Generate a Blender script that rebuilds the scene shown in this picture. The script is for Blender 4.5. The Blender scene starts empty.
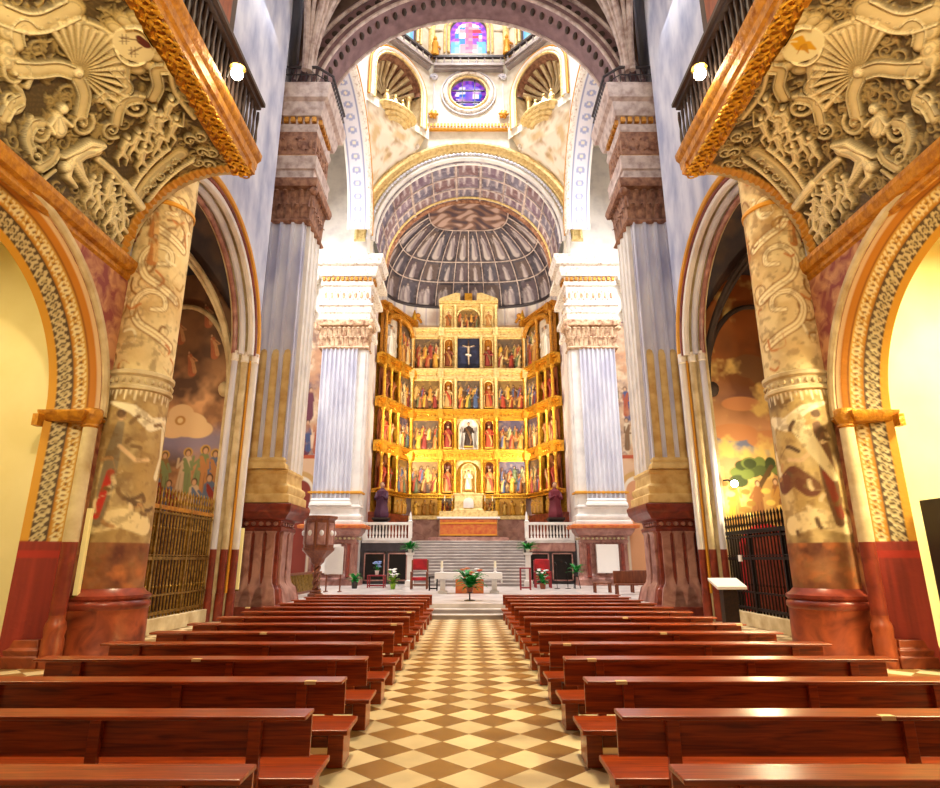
import bpy, math, random
import numpy as np
from math import sin, cos, pi, radians, sqrt, atan2, hypot
R0 = random.Random(7)
SC = bpy.context.scene
COL = SC.collection

# ------------------------------------------------------------------ colours
def lin(h):
    h = h.lstrip('#')
    o = []
    for i in (0, 2, 4):
        c = int(h[i:i+2], 16) / 255
        o.append(c / 12.92 if c <= .04045 else ((c + .055) / 1.055) ** 2.4)
    return tuple(o)
def rgba(h): return (*lin(h), 1)

# ------------------------------------------------------------------ materials
def new_mat(name):
    m = bpy.data.materials.new(name); m.use_nodes = True
    nt = m.node_tree; b = nt.nodes['Principled BSDF']
    return m, nt, b
def mat(name, c1, rough=.5, metal=0., c2=None, scale=3., detail=6., stretch=(1, 1, 1), bump=0., bscale=None,
        lo=.35, hi=.65, spec=.5, coat=0., distort=0.):
    m, nt, b = new_mat(name)
    b.inputs['Roughness'].default_value = rough; b.inputs['Metallic'].default_value = metal
    b.inputs['Specular IOR Level'].default_value = spec
    b.inputs['Coat Weight'].default_value = coat
    b.inputs['Base Color'].default_value = rgba(c1)
    if c2 or bump:
        tc = nt.nodes.new('ShaderNodeTexCoord'); mp = nt.nodes.new('ShaderNodeMapping')
        mp.inputs['Scale'].default_value = stretch
        nt.links.new(tc.outputs['Object'], mp.inputs[0])
        n = nt.nodes.new('ShaderNodeTexNoise'); n.inputs['Scale'].default_value = scale
        n.inputs['Detail'].default_value = detail; n.inputs['Distortion'].default_value = distort
        nt.links.new(mp.outputs[0], n.inputs['Vector'])
        if c2:
            r = nt.nodes.new('ShaderNodeValToRGB')
            r.color_ramp.elements[0].position = lo; r.color_ramp.elements[1].position = hi
            r.color_ramp.elements[0].color = rgba(c1); r.color_ramp.elements[1].color = rgba(c2)
            nt.links.new(n.outputs['Fac'], r.inputs[0]); nt.links.new(r.outputs[0], b.inputs['Base Color'])
        if bump:
            n2 = n
            if bscale:
                n2 = nt.nodes.new('ShaderNodeTexNoise'); n2.inputs['Scale'].default_value = bscale
                n2.inputs['Detail'].default_value = 3
                nt.links.new(mp.outputs[0], n2.inputs['Vector'])
            bp = nt.nodes.new('ShaderNodeBump'); bp.inputs['Strength'].default_value = bump
            bp.inputs['Distance'].default_value = .05
            nt.links.new(n2.outputs['Fac'], bp.inputs['Height']); nt.links.new(bp.outputs[0], b.inputs['Normal'])
    return m
def mat_painted(name, rough=.7, metal=0., bump=.15):
    m, nt, b = new_mat(name)
    a = nt.nodes.new('ShaderNodeAttribute'); a.attribute_name = 'Col'
    b.inputs['Roughness'].default_value = rough; b.inputs['Metallic'].default_value = metal
    nt.links.new(a.outputs['Color'], b.inputs['Base Color'])
    if bump:
        n = nt.nodes.new('ShaderNodeTexNoise'); n.inputs['Scale'].default_value = 9; n.inputs['Detail'].default_value = 5
        tc = nt.nodes.new('ShaderNodeTexCoord'); nt.links.new(tc.outputs['Object'], n.inputs['Vector'])
        bp = nt.nodes.new('ShaderNodeBump'); bp.inputs['Strength'].default_value = bump; bp.inputs['Distance'].default_value = .05
        nt.links.new(n.outputs['Fac'], bp.inputs['Height']); nt.links.new(bp.outputs[0], b.inputs['Normal'])
    return m
def mat_emit(name, c, strength):
    m, nt, b = new_mat(name)
    b.inputs['Base Color'].default_value = rgba(c)
    b.inputs['Emission Color'].default_value = rgba(c); b.inputs['Emission Strength'].default_value = strength
    return m
def mat_glass_paint(name, strength):
    m, nt, b = new_mat(name)
    a = nt.nodes.new('ShaderNodeAttribute'); a.attribute_name = 'Col'
    b.inputs['Roughness'].default_value = .2
    nt.links.new(a.outputs['Color'], b.inputs['Base Color']); nt.links.new(a.outputs['Color'], b.inputs['Emission Color'])
    b.inputs['Emission Strength'].default_value = strength
    return m
def mat_floor():
    m, nt, b = new_mat('aisle_tiles')
    tc = nt.nodes.new('ShaderNodeTexCoord'); mp = nt.nodes.new('ShaderNodeMapping')
    s = 1 / .43
    mp.inputs['Rotation'].default_value = (0, 0, radians(45)); mp.inputs['Scale'].default_value = (s, s, s)
    # a light tile is centred at (0, 6.96)
    px, py = (0 - 6.96) * s * sin(radians(45)), 6.96 * s * cos(radians(45))
    mp.inputs['Location'].default_value = (1.5 - (px % 2), .5 - (py % 2), .5)
    nt.links.new(tc.outputs['Object'], mp.inputs[0])
    ch = nt.nodes.new('ShaderNodeTexChecker'); ch.inputs['Scale'].default_value = 1
    ch.inputs['Color1'].default_value = rgba('#dfcda4'); ch.inputs['Color2'].default_value = rgba('#8a673a')
    nt.links.new(mp.outputs[0], ch.inputs['Vector'])
    fl = nt.nodes.new('ShaderNodeVectorMath'); fl.operation = 'FLOOR'; nt.links.new(mp.outputs[0], fl.inputs[0])
    wn = nt.nodes.new('ShaderNodeTexWhiteNoise'); nt.links.new(fl.outputs[0], wn.inputs['Vector'])
    ns = nt.nodes.new('ShaderNodeTexNoise'); ns.inputs['Scale'].default_value = 3.2; ns.inputs['Detail'].default_value = 8
    nt.links.new(tc.outputs['Object'], ns.inputs['Vector'])
    ad = nt.nodes.new('ShaderNodeMath'); ad.operation = 'ADD'
    nt.links.new(wn.outputs['Value'], ad.inputs[0]); nt.links.new(ns.outputs['Fac'], ad.inputs[1])
    mr = nt.nodes.new('ShaderNodeMapRange'); mr.inputs['From Min'].default_value = .2; mr.inputs['From Max'].default_value = 1.8
    mr.inputs['To Min'].default_value = .62; mr.inputs['To Max'].default_value = 1.2
    nt.links.new(ad.outputs[0], mr.inputs[0])
    mx = nt.nodes.new('ShaderNodeVectorMath'); mx.operation = 'SCALE'
    nt.links.new(ch.outputs['Color'], mx.inputs[0]); nt.links.new(mr.outputs[0], mx.inputs['Scale'])
    # thin darker joints
    fr = nt.nodes.new('ShaderNodeVectorMath'); fr.operation = 'FRACTION'; nt.links.new(mp.outputs[0], fr.inputs[0])
    sp = nt.nodes.new('ShaderNodeSeparateXYZ'); nt.links.new(fr.outputs[0], sp.inputs[0])
    mn = nt.nodes.new('ShaderNodeMath'); mn.operation = 'MINIMUM'
    nt.links.new(sp.outputs[0], mn.inputs[0]); nt.links.new(sp.outputs[1], mn.inputs[1])
    gt = nt.nodes.new('ShaderNodeMath'); gt.operation = 'LESS_THAN'; gt.inputs[1].default_value = .018
    nt.links.new(mn.outputs[0], gt.inputs[0])
    mix = nt.nodes.new('ShaderNodeMix'); mix.data_type = 'RGBA'
    nt.links.new(gt.outputs[0], mix.inputs['Factor']); nt.links.new(mx.outputs[0], mix.inputs['A'])
    mix.inputs['B'].default_value = rgba('#7a5a34')
    nt.links.new(mix.outputs['Result'], b.inputs['Base Color'])
    b.inputs['Roughness'].default_value = .3
    return m
def mat_wood():
    m, nt, b = new_mat('mahogany')
    tc = nt.nodes.new('ShaderNodeTexCoord'); mp = nt.nodes.new('ShaderNodeMapping')
    mp.inputs['Scale'].default_value = (1.2, 22, 22); nt.links.new(tc.outputs['Object'], mp.inputs[0])
    n = nt.nodes.new('ShaderNodeTexNoise'); n.inputs['Scale'].default_value = 1.6; n.inputs['Detail'].default_value = 6
    n.inputs['Distortion'].default_value = .6
    nt.links.new(mp.outputs[0], n.inputs['Vector'])
    r = nt.nodes.new('ShaderNodeValToRGB')
    r.color_ramp.elements[0].position = .3; r.color_ramp.elements[1].position = .72
    r.color_ramp.elements[0].color = rgba('#621b07'); r.color_ramp.elements[1].color = rgba('#b2490c')
    nt.links.new(n.outputs['Fac'], r.inputs[0]); nt.links.new(r.outputs[0], b.inputs['Base Color'])
    b.inputs['Roughness'].default_value = .3; b.inputs['Coat Weight'].default_value = .35
    b.inputs['Coat Roughness'].default_value = .22
    return m

M = dict(
    tiles=mat_floor(), wood=mat_wood(),
    white=mat('white_marble', '#e9e4dc', .38, c2='#cbc6c2', scale=1.3, lo=.45, hi=.8, bump=.05),
    ornate=mat('carved_white_stone', '#f2ecdf', .6, c2='#b89c86', scale=5, lo=.5, hi=.72, bump=.5, bscale=9),
    bluewhite=mat('grey_blue_marble', '#dfe0e8', .4, c2='#bdbecf', scale=1.1, stretch=(1, 1, .35), lo=.4, hi=.7, bump=.05),
    bluewall=mat('blue_white_painted_plaster', '#cfd0dc', .7, c2='#979dba', scale=1.1, detail=10, stretch=(1, 1, .45), lo=.38, hi=.68, bump=.1),
    redmarble=mat('red_marble', '#8b3a28', .3, c2='#5c1f18', scale=2.2, detail=9, lo=.35, hi=.7, distort=1.2),
    pinkmarble=mat('pink_marble', '#b98a7c', .35, c2='#7d4a42', scale=1.7, detail=9, lo=.35, hi=.7, distort=1.0),
    rust=mat('rust_marble', '#a5502c', .35, c2='#5e2313', scale=1.8, detail=9, lo=.3, hi=.7, distort=1.5),
    cream=mat('cream_plaster', '#e6d9a6', .8, c2='#dccd92', scale=.8, lo=.3, hi=.7),
    creamstone=mat('cream_stone', '#d9c9a0', .7, c2='#a98f62', scale=2.2, lo=.35, hi=.75, bump=.2),
    carved=mat('carved_beige_stone', '#e2c29c', .6, c2='#8e5c3c', scale=4, lo=.42, hi=.68, bump=.4, bscale=9),
    lavender=mat('lavender_grey_marble', '#d3d3df', .4, c2='#a9abc8', scale=1.1, stretch=(1, 1, .35), lo=.4, hi=.7, bump=.05),  # lavender partly the stone, partly bluish light put into the colour
    warmstone=mat('golden_painted_stone', '#e0c07c', .55, c2='#bf9048', scale=2.4, lo=.4, hi=.75, bump=.15),
    brownstone=mat('brown_carved_stone', '#a87a5c', .6, c2='#6f4430', scale=4, lo=.35, hi=.65, bump=.4, bscale=9),
    riser=mat('grey_marble_riser_shade', '#a39a98', .45, c2='#8a807f', scale=1.6, lo=.35, hi=.75),  # darker grey puts the risers' shade into the colour; drum balustrade is grey stone
    ochre=mat('ochre_gilding', '#c88a26', .42, metal=.35, c2='#8a4f14', scale=6, lo=.4, hi=.75, bump=.45, bscale=14),
    gold=mat('gilded_wood', '#e2ac3a', .34, metal=.75, c2='#a06a1c', scale=4.5, lo=.45, hi=.8, bump=.4, bscale=8),
    palegold=mat('pale_gilded_wood', '#ecd493', .42, metal=.4, c2='#b98f4a', scale=4.5, lo=.45, hi=.8, bump=.35, bscale=8),
    goldtrim=mat('gold_painted_trim', '#d99a2b', .5, metal=.2),
    darkwood=mat('dark_brown_wood', '#341b0d', .6, c2='#1c0e06', scale=2, stretch=(8, 1, 8), lo=.3, hi=.7),
    midwood=mat('brown_wood', '#8a4a26', .4, c2='#64301a', scale=2, stretch=(6, 6, 1), lo=.3, hi=.7),
    iron=mat('black_iron', '#1c1614', .45, metal=.6),
    brass=mat('old_brass', '#b7964a', .35, metal=.85, c2='#6d531f', scale=7, lo=.35, hi=.7),
    vaultstone=mat('brown_vault_stone', '#8f7464', .7, c2='#6b4c40', scale=1.4, lo=.35, hi=.7, bump=.1),
    archstone=mat('purple_brown_stone', '#86686a', .65, c2='#64484a', scale=2, lo=.35, hi=.7, bump=.15),
    vaultrib=mat('pale_vault_rib', '#cdbcb4', .6, c2='#8e736b', scale=3, lo=.4, hi=.75),
    dark=mat('dark_chapel_stone', '#4a3a30', .8, c2='#2a211d', scale=1.6, lo=.3, hi=.7),
    darkpanel=mat('dark_slate', '#3a3138', .4, c2='#221b22', scale=2, lo=.3, hi=.7),
    steps=mat('grey_step_marble', '#d9d1ca', .3, c2='#a89d97', scale=1.4, lo=.35, hi=.75),
    cloth=mat('white_linen', '#f4f1ec', .8),
    orange=mat('orange_brocade', '#d07a34', .6, c2='#c2552a', scale=4, lo=.4, hi=.65),
    redcloth=mat('red_velvet', '#b8121c', .7, c2='#900c16', scale=5),
    redpaint=mat('red_lacquer', '#8f1a24', .4),
    leaf=mat('green_leaves', '#1f9c35', .5, c2='#0c6a2a', scale=6, lo=.35, hi=.65),
    lime=mat('yellow_green_leaves', '#8fb52a', .5, c2='#5a8f1c', scale=6),
    petalw=mat('white_petals', '#f3f2f0', .6), petalr=mat('red_petals', '#d8342a', .6), petalb=mat('blue_petals', '#8aa3d8', .6),
    terracotta=mat('terracotta', '#8a4a30', .7), blackplastic=mat('charcoal_plastic', '#2a2622', .5),
    sticker=mat('cream_paper', '#e2c893', .6), paper=mat('white_paper', '#ece8e2', .6),
    ivory=mat('ivory_wax', '#efe4c4', .5),
    painted=mat_painted('fresco_paint'), relief=mat_painted('grisaille_relief', .65, bump=.1),
    giltpaint=mat_painted('painted_gilt_relief', .45, .25, .2),
    stained=mat_glass_paint('stained_glass', 1.0),
    lamp=mat_emit('lamp_bulb', '#fff1d0', 60), tube=mat_emit('dim_tube', '#e8d48a', .25),
)

# ------------------------------------------------------------------ mesh builder
ORIG = {}
class MB:
    def __init__(self, T=None): self.v = []; self.f = []; self.T = T; self.c = []
    def add(self, vs, fs):
        n = len(self.v)
        if self.T: vs = [self.T(*p) for p in vs]
        self.v += [tuple(p) for p in vs]; self.f += [tuple(i + n for i in q) for q in fs]
        return self
    def box(self, x0, x1, y0, y1, z0, z1):
        return self.add([(x0, y0, z0), (x1, y0, z0), (x1, y1, z0), (x0, y1, z0), (x0, y0, z1), (x1, y0, z1), (x1, y1, z1), (x0, y1, z1)],
                        [(0, 3, 2, 1), (4, 5, 6, 7), (0, 1, 5, 4), (1, 2, 6, 5), (2, 3, 7, 6), (3, 0, 4, 7)])
    def moulded(self, x0, x1, y0, y1, prof):          # stacked rectangular rings (z, offset)
        vs = []; fs = []
        for z, o in prof: vs += [(x0 - o, y0 - o, z), (x1 + o, y0 - o, z), (x1 + o, y1 + o, z), (x0 - o, y1 + o, z)]
        for k in range(len(prof) - 1):
            for i in range(4):
                j = (i + 1) % 4; fs.append((4*k + i, 4*k + j, 4*k + 4 + j, 4*k + 4 + i))
        n = len(vs); fs += [(3, 2, 1, 0), (n-4, n-3, n-2, n-1)]
        return self.add(vs, fs)
    def prism(self, poly, z0, z1):
        n = len(poly)
        vs = [(x, y, z0) for x, y in poly] + [(x, y, z1) for x, y in poly]
        fs = [(i, (i+1) % n, n + (i+1) % n, n + i) for i in range(n)]
        fs += [tuple(range(n-1, -1, -1)), tuple(range(n, 2*n))]
        return self.add(vs, fs)
    def prism_y(self, poly, y0, y1):                   # polygon in x,z extruded along y
        n = len(poly)
        vs = [(x, y0, z) for x, z in poly] + [(x, y1, z) for x, z in poly]
        fs = [(i, n + i, n + (i+1) % n, (i+1) % n) for i in range(n)]
        fs += [tuple(range(n)), tuple(range(2*n-1, n-1, -1))]
        return self.add(vs, fs)
    def lathe(self, prof, c=(0, 0), seg=20, a0=0, a1=2*pi, sx=1, sy=1, wob=None, caps=True):
        full = abs(a1 - a0 - 2*pi) < 1e-6
        n = seg if full else seg + 1
        vs = []; fs = []
        for r, z in prof:
            for i in range(n):
                a = a0 + (a1 - a0) * i / seg
                rr = r * (wob(a, z) if wob else 1)
                vs.append((c[0] + rr*cos(a)*sx, c[1] + rr*sin(a)*sy, z))
        for k in range(len(prof) - 1):
            for i in range(n if full else n - 1):
                j = (i + 1) % n
                fs.append((k*n + i, k*n + j, (k+1)*n + j, (k+1)*n + i))
        if full and caps:
            if prof[0][0] > 1e-4: fs.append(tuple(range(n-1, -1, -1)))
            if prof[-1][0] > 1e-4: fs.append(tuple(range((len(prof)-1)*n, len(prof)*n)))
        return self.add(vs, fs)
    def tube(self, pts, r, seg=6, closed=False):
        P = [np.array(p, float) for p in pts]; n = len(P)
        rs = r if isinstance(r, (list, tuple)) else [r] * n
        vs = []; fs = []
        up = np.array((0, 0, 1.)); prev = None
        for i in range(n):
            a = P[(i-1) % n] if (closed or i > 0) else P[i]
            b = P[(i+1) % n] if (closed or i < n-1) else P[i]
            t = b - a; t /= (np.linalg.norm(t) + 1e-9)
            if prev is None:
                u = np.cross(t, up)
                if np.linalg.norm(u) < .1: u = np.cross(t, (1., 0, 0))
            else: u = prev - t * prev.dot(t)
            u /= (np.linalg.norm(u) + 1e-9); prev = u; w = np.cross(t, u)
            for k in range(seg):
                q = 2*pi*k/seg; vs.append(tuple(P[i] + rs[i]*(cos(q)*u + sin(q)*w)))
        m = n if closed else n - 1
        for i in range(m):
            j = (i+1) % n
            for k in range(seg):
                l = (k+1) % seg; fs.append((i*seg+k, j*seg+k, j*seg+l, i*seg+l))
        if not closed: fs += [tuple(range(seg)), tuple(range(n*seg-1, (n-1)*seg-1, -1))]
        return self.add(vs, fs)
    def sweep(self, prof, pts, frame, closed=False):   # prof: list (a,b); frame(i)->(A,B) unit vectors; open profile ring closed
        n = len(pts); m = len(prof); vs = []; fs = []
        for i, p in enumerate(pts):
            A, B = frame(i)
            for a, b in prof: vs.append((p[0]+a*A[0]+b*B[0], p[1]+a*A[1]+b*B[1], p[2]+a*A[2]+b*B[2]))
        for i in range(n if closed else n-1):
            j = (i+1) % n
            for k in range(m):
                l = (k+1) % m; fs.append((i*m+k, i*m+l, j*m+l, j*m+k))
        if not closed: fs += [tuple(range(m-1, -1, -1)), tuple(range((n-1)*m, n*m))]
        return self.add(vs, fs)
    def ball(self, c, r, seg=10, rings=7):
        rx, ry, rz = r if isinstance(r, (tuple, list)) else (r, r, r)
        vs = [(c[0], c[1], c[2]-rz)]; fs = []
        for k in range(1, rings):
            th = -pi/2 + pi*k/rings
            for i in range(seg):
                a = 2*pi*i/seg; vs.append((c[0]+rx*cos(th)*cos(a), c[1]+ry*cos(th)*sin(a), c[2]+rz*sin(th)))
        vs.append((c[0], c[1], c[2]+rz))
        for i in range(seg):
            j = (i+1) % seg
            fs.append((0, 1+j, 1+i))
            for k in range(rings-2): fs.append((1+k*seg+i, 1+k*seg+j, 1+(k+1)*seg+j, 1+(k+1)*seg+i))
            fs.append((1+(rings-2)*seg+i, 1+(rings-2)*seg+j, len(vs)-1))
        return self.add(vs, fs)
    def build(self, name, m, parent=None, side=1, smooth=38, bevel=0, colors=None):
        v = self.v; f = self.f
        if side < 0:
            v = [(-x, y, z) for x, y, z in v]; f = [q[::-1] for q in f]
        o = ORIG.get(parent.name, (0, 0, 0)) if parent else (0, 0, 0)
        if o != (0, 0, 0): v = [(x-o[0], y-o[1], z-o[2]) for x, y, z in v]
        me = bpy.data.meshes.new(name); me.from_pydata(v, [], f); me.update()
        if colors is not None: set_col(me, colors)
        me.materials.append(M[m] if isinstance(m, str) else m)
        if smooth:
            me.polygons.foreach_set('use_smooth', [True]*len(me.polygons))
            me.set_sharp_from_angle(angle=radians(smooth))
        ob = bpy.data.objects.new(name, me); COL.objects.link(ob)
        if parent: ob.parent = parent; ORIG[ob.name] = o
        if bevel:
            b = ob.modifiers.new('bevel', 'BEVEL'); b.width = bevel; b.segments = 2; b.limit_method = 'ANGLE'
        return ob
def set_col(me, colors):
    a = me.color_attributes.new('Col', 'FLOAT_COLOR', 'POINT')
    c = np.ones((len(me.vertices), 4), np.float32); c[:, :3] = colors
    a.data.foreach_set('color', c.ravel())
def thing(name, label, cat, loc=(0, 0, 0), group=None):
    o = bpy.data.objects.new(name, None); COL.objects.link(o); o.location = loc
    o.empty_display_size = .2
    o['label'] = label; o['category'] = cat
    if group: o['group'] = group
    ORIG[o.name] = tuple(loc)
    return o
def tag(o, label, cat, group=None):
    o['label'] = label; o['category'] = cat
    if group: o['group'] = group
    return o
def struct(o): o['kind'] = 'structure'; return o
TR = [0]
def trim():
    TR[0] += 1; return 'trim_%d' % TR[0]
def grid_obj(name, fn, nu, nv, col, m, parent=None, side=1, disp=None, smooth=60):
    """fn(u,v)-> arrays X,Y,Z and (if disp) unit normal; u,v in 0..1; col (nv,nu,3)"""
    U, V = np.meshgrid(np.linspace(0, 1, nu), np.linspace(0, 1, nv))
    X, Y, Z = fn(U, V)
    P = np.stack([X, Y, Z], -1).astype(float)
    if disp is not None:
        du = np.gradient(P, axis=1); dv = np.gradient(P, axis=0)
        N = np.cross(du, dv); N /= np.linalg.norm(N, axis=-1, keepdims=True) + 1e-9
        P = P + N * disp[..., None]
    if side < 0: P[..., 0] *= -1
    o = ORIG.get(parent.name, (0, 0, 0)) if parent else (0, 0, 0)
    P = P.reshape(-1, 3) - np.array(o)
    idx = np.arange(nu*nv).reshape(nv, nu)
    a, b, c, d = idx[:-1, :-1].ravel(), idx[:-1, 1:].ravel(), idx[1:, 1:].ravel(), idx[1:, :-1].ravel()
    F = np.stack([a, b, c, d] if side > 0 else [a, d, c, b], -1)
    me = bpy.data.meshes.new(name); me.from_pydata(P.tolist(), [], F.tolist()); me.update()
    if col is not None: set_col(me, col.reshape(-1, 3))
    me.materials.append(M[m])
    me.polygons.foreach_set('use_smooth', [True]*len(me.polygons))
    ob = bpy.data.objects.new(name, me); COL.objects.link(ob)
    if parent: ob.parent = parent; ORIG[ob.name] = o
    return ob
def copy_tree(o, parent=None):
    c = o.copy(); COL.objects.link(c); c.parent = parent
    for ch in list(o.children): copy_tree(ch, c)
    return c

# ------------------------------------------------------------------ painter's canvas
def vnoise(h, w, ch, cw, rng):
    gh, gw = max(2, int(ch)+2), max(2, int(cw)+2)
    g = rng.random((gh, gw))
    y = np.linspace(0, gh-1.001, h); x = np.linspace(0, gw-1.001, w)
    yi = y.astype(int); xi = x.astype(int); fy = y-yi; fx = x-xi
    fy = fy*fy*(3-2*fy); fx = fx*fx*(3-2*fx)
    A = g[yi][:, xi]; B = g[yi][:, xi+1]; Cc = g[yi+1][:, xi]; D = g[yi+1][:, xi+1]
    fy = fy[:, None]; fx = fx[None]
    return (A*(1-fx)+B*fx)*(1-fy)+(Cc*(1-fx)+D*fx)*fy
class Canvas:
    def __init__(s, W, H, nu, nv, base='#c8b48a', seed=1):
        s.W, s.H, s.nu, s.nv = W, H, nu, nv
        s.rng = np.random.default_rng(seed)
        s.X, s.Y = np.meshgrid(np.linspace(0, W, nu), np.linspace(0, H, nv))
        s.c = np.zeros((nv, nu, 3)); s.c[:] = lin(base); s.h = np.zeros((nv, nu))
    def fbm(s, cell, oct=4):
        t = 0; a = 1; n = 0
        for k in range(oct):
            t = t + a*vnoise(s.nv, s.nu, s.H/cell, s.W/cell, s.rng); n += a; a *= .55; cell /= 2
        return t / n
    def mix(s, mask, col):
        m = np.clip(mask, 0, 1)[..., None]; s.c = s.c*(1-m) + np.array(lin(col) if isinstance(col, str) else col)*m
    def mottle(s, cell, col, lo=.45, hi=.65, amt=1., oct=4): s.mix(amt*np.clip((s.fbm(cell, oct)-lo)/(hi-lo), 0, 1), col)
    def box(s, pad, xs, ys):
        x0, x1, y0, y1 = min(xs)-pad, max(xs)+pad, min(ys)-pad, max(ys)+pad
        i0 = max(0, int(x0/s.W*(s.nu-1))); i1 = min(s.nu, int(x1/s.W*(s.nu-1))+2)
        j0 = max(0, int(y0/s.H*(s.nv-1))); j1 = min(s.nv, int(y1/s.H*(s.nv-1))+2)
        if i1 <= i0 or j1 <= j0: return None
        return slice(j0, j1), slice(i0, i1)
    def put(s, sl, d, r, col, edge, h):
        m = np.clip(-d/edge, 0, 1)
        if col is not None:
            mm = m[..., None]; s.c[sl] = s.c[sl]*(1-mm)+np.array(lin(col))*mm
        if h:
            k = np.sqrt(np.clip(1-np.clip((d+r)/r, 0, 1)**2, 0, 1))*h
            s.h[sl] = np.maximum(s.h[sl], np.where(d < 0, k + s.h0, 0)) if h > 0 else np.minimum(s.h[sl], np.where(d < 0, s.h[sl]+k, 9))
    h0 = 0
    def stroke(s, pts, w, col=None, h=0, edge=None):
        n = len(pts); ws = w if isinstance(w, (list, tuple)) else [w]*n
        mw = max(ws); sl = s.box(mw, [p[0] for p in pts], [p[1] for p in pts])
        if sl is None: return
        X, Y = s.X[sl], s.Y[sl]; D = np.full(X.shape, 9.)
        for (a, b, ra, rb) in zip(pts[:-1], pts[1:], ws[:-1], ws[1:]):
            dx, dy = b[0]-a[0], b[1]-a[1]; L = dx*dx+dy*dy+1e-9
            t = np.clip(((X-a[0])*dx+(Y-a[1])*dy)/L, 0, 1)
            D = np.minimum(D, np.hypot(X-a[0]-t*dx, Y-a[1]-t*dy)-(ra+(rb-ra)*t))
        s.put(sl, D, mw, col, edge or s.W/s.nu*1.2, h)
    def ell(s, x, y, rx, ry, col=None, h=0, rot=0):
        sl = s.box(max(rx, ry), [x], [y])
        if sl is None: return
        X, Y = s.X[sl]-x, s.Y[sl]-y; cr, sr = cos(rot), sin(rot)
        a, b = X*cr+Y*sr, -X*sr+Y*cr
        r = min(rx, ry); d = (np.hypot(a/rx, b/ry)-1)*r
        s.put(sl, d, r, col, s.W/s.nu*1.2, h)
    def spiral(s, x, y, r, w, turns=1.6, a0=0, sgn=1, col=None, h=0):
        pts = []
        for k in range(int(turns*12)+1):
            t = k/(turns*12); a = a0+sgn*2*pi*turns*t; rr = r*(1-.86*t); pts.append((x+rr*cos(a), y+rr*sin(a)))
        s.stroke(pts, [w*(1-.5*k/len(pts)) for k in range(len(pts))], col, h)
    def figure(s, x, y, H, robe, mantle=None, skin='#c9a07a', lean=0, h=0, halo=None, hair='#4a3020'):
        w = H*.17
        if halo: s.ell(x+lean*.9, y+H*.88, H*.11, H*.11, halo)
        s.stroke([(x, y+H*.03), (x+lean*.4, y+H*.45), (x+lean*.8, y+H*.72)], [w, w*.8, w*.62], robe, h)
        if mantle: s.stroke([(x-w*.6, y+H*.08), (x+lean*.4-w*.3, y+H*.5), (x+lean*.8+w*.3, y+H*.72)], [w*.55, w*.45, w*.3], mantle, h*1.1)
        s.stroke([(x+lean*.7-w*.5, y+H*.68), (x-w*.9, y+H*.52), (x+w*.1, y+H*.5)], w*.22, mantle or robe, h*1.2)
        s.stroke([(x+lean*.7+w*.5, y+H*.68), (x+w*.95, y+H*.56), (x+w*.9, y+H*.74)], w*.2, robe, h*1.1)
        for k in range(3):
            xx = x+(k-1)*w*.5; s.stroke([(xx, y+H*.02), (xx+lean*.3, y+H*.42)], H*.012, tuple_dark(robe))
        s.ell(x+lean, y+H*.87, H*.075, H*.09, hair, h); s.ell(x+lean*1.05, y+H*.855, H*.055, H*.075, skin, h*1.1)
def tuple_dark(h):
    h = h.lstrip('#'); return '#'+''.join('%02x' % int(int(h[i:i+2], 16)*.55) for i in (0, 2, 4))
PAL = ['#8a3a2c', '#b0763a', '#44527a', '#d8c7a6', '#7a5a3a', '#a8502c', '#566048', '#c89a5a', '#6a3040', '#e0d6c2']
def crowd(cv, x0, x1, y, H, n, h=0, halo=None, pal=PAL):
    for k in range(n):
        x = x0+(x1-x0)*(k+.5)/n+cv.rng.uniform(-.08, .08)*H
        hh = H*cv.rng.uniform(.85, 1.05)
        cv.figure(x, y+cv.rng.uniform(0, .06)*H, hh, pal[cv.rng.integers(len(pal))], pal[cv.rng.integers(len(pal))], lean=cv.rng.uniform(-.08, .08)*H, h=h, halo=halo)

# ------------------------------------------------------------------ shape helpers
def arch_pts(c, r, zs, n=40, a0=0, a1=pi):
    return [(c - r*cos(a0+(a1-a0)*k/n), zs + r*sin(a0+(a1-a0)*k/n)) for k in range(n+1)]
def wall_arch(mb, plane, u0, u1, z0, z1, c, r, zs, n=40, zb=None):
    """flat wall with an arched opening; plane(u,z)->xyz"""
    zb = z0 if zb is None else zb
    A = arch_pts(c, r, zs, n)
    def q(*p): mb.add([plane(*a) for a in p], [(0, 1, 2, 3)])
    if c-r > u0: q((u0, z0), (c-r, z0), (c-r, zs), (u0, zs)); q((u0, zs), (c-r, zs), (c-r, z1), (u0, z1))
    if u1 > c+r: q((c+r, z0), (u1, z0), (u1, zs), (c+r, zs)); q((c+r, zs), (u1, zs), (u1, z1), (c+r, z1))
    if zb > z0: q((c-r, z0), (c+r, z0), (c+r, zb), (c-r, zb))
    for a, b in zip(A[:-1], A[1:]): q(a, b, (b[0], z1), (a[0], z1))
def flute_line(a0, a1, n, d, k=5):
    """1-D positions and inward depths along a fluted face"""
    out = [(a0, 0)]; w = (a1-a0)/n; g = .12*w
    for i in range(n):
        s, e = a0+i*w+g, a0+(i+1)*w-g
        for j in range(k+1):
            t = pi*j/k; out.append(((s+e)/2-(e-s)/2*cos(t), d*sin(t)))
    out.append((a1, 0)); return out
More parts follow.
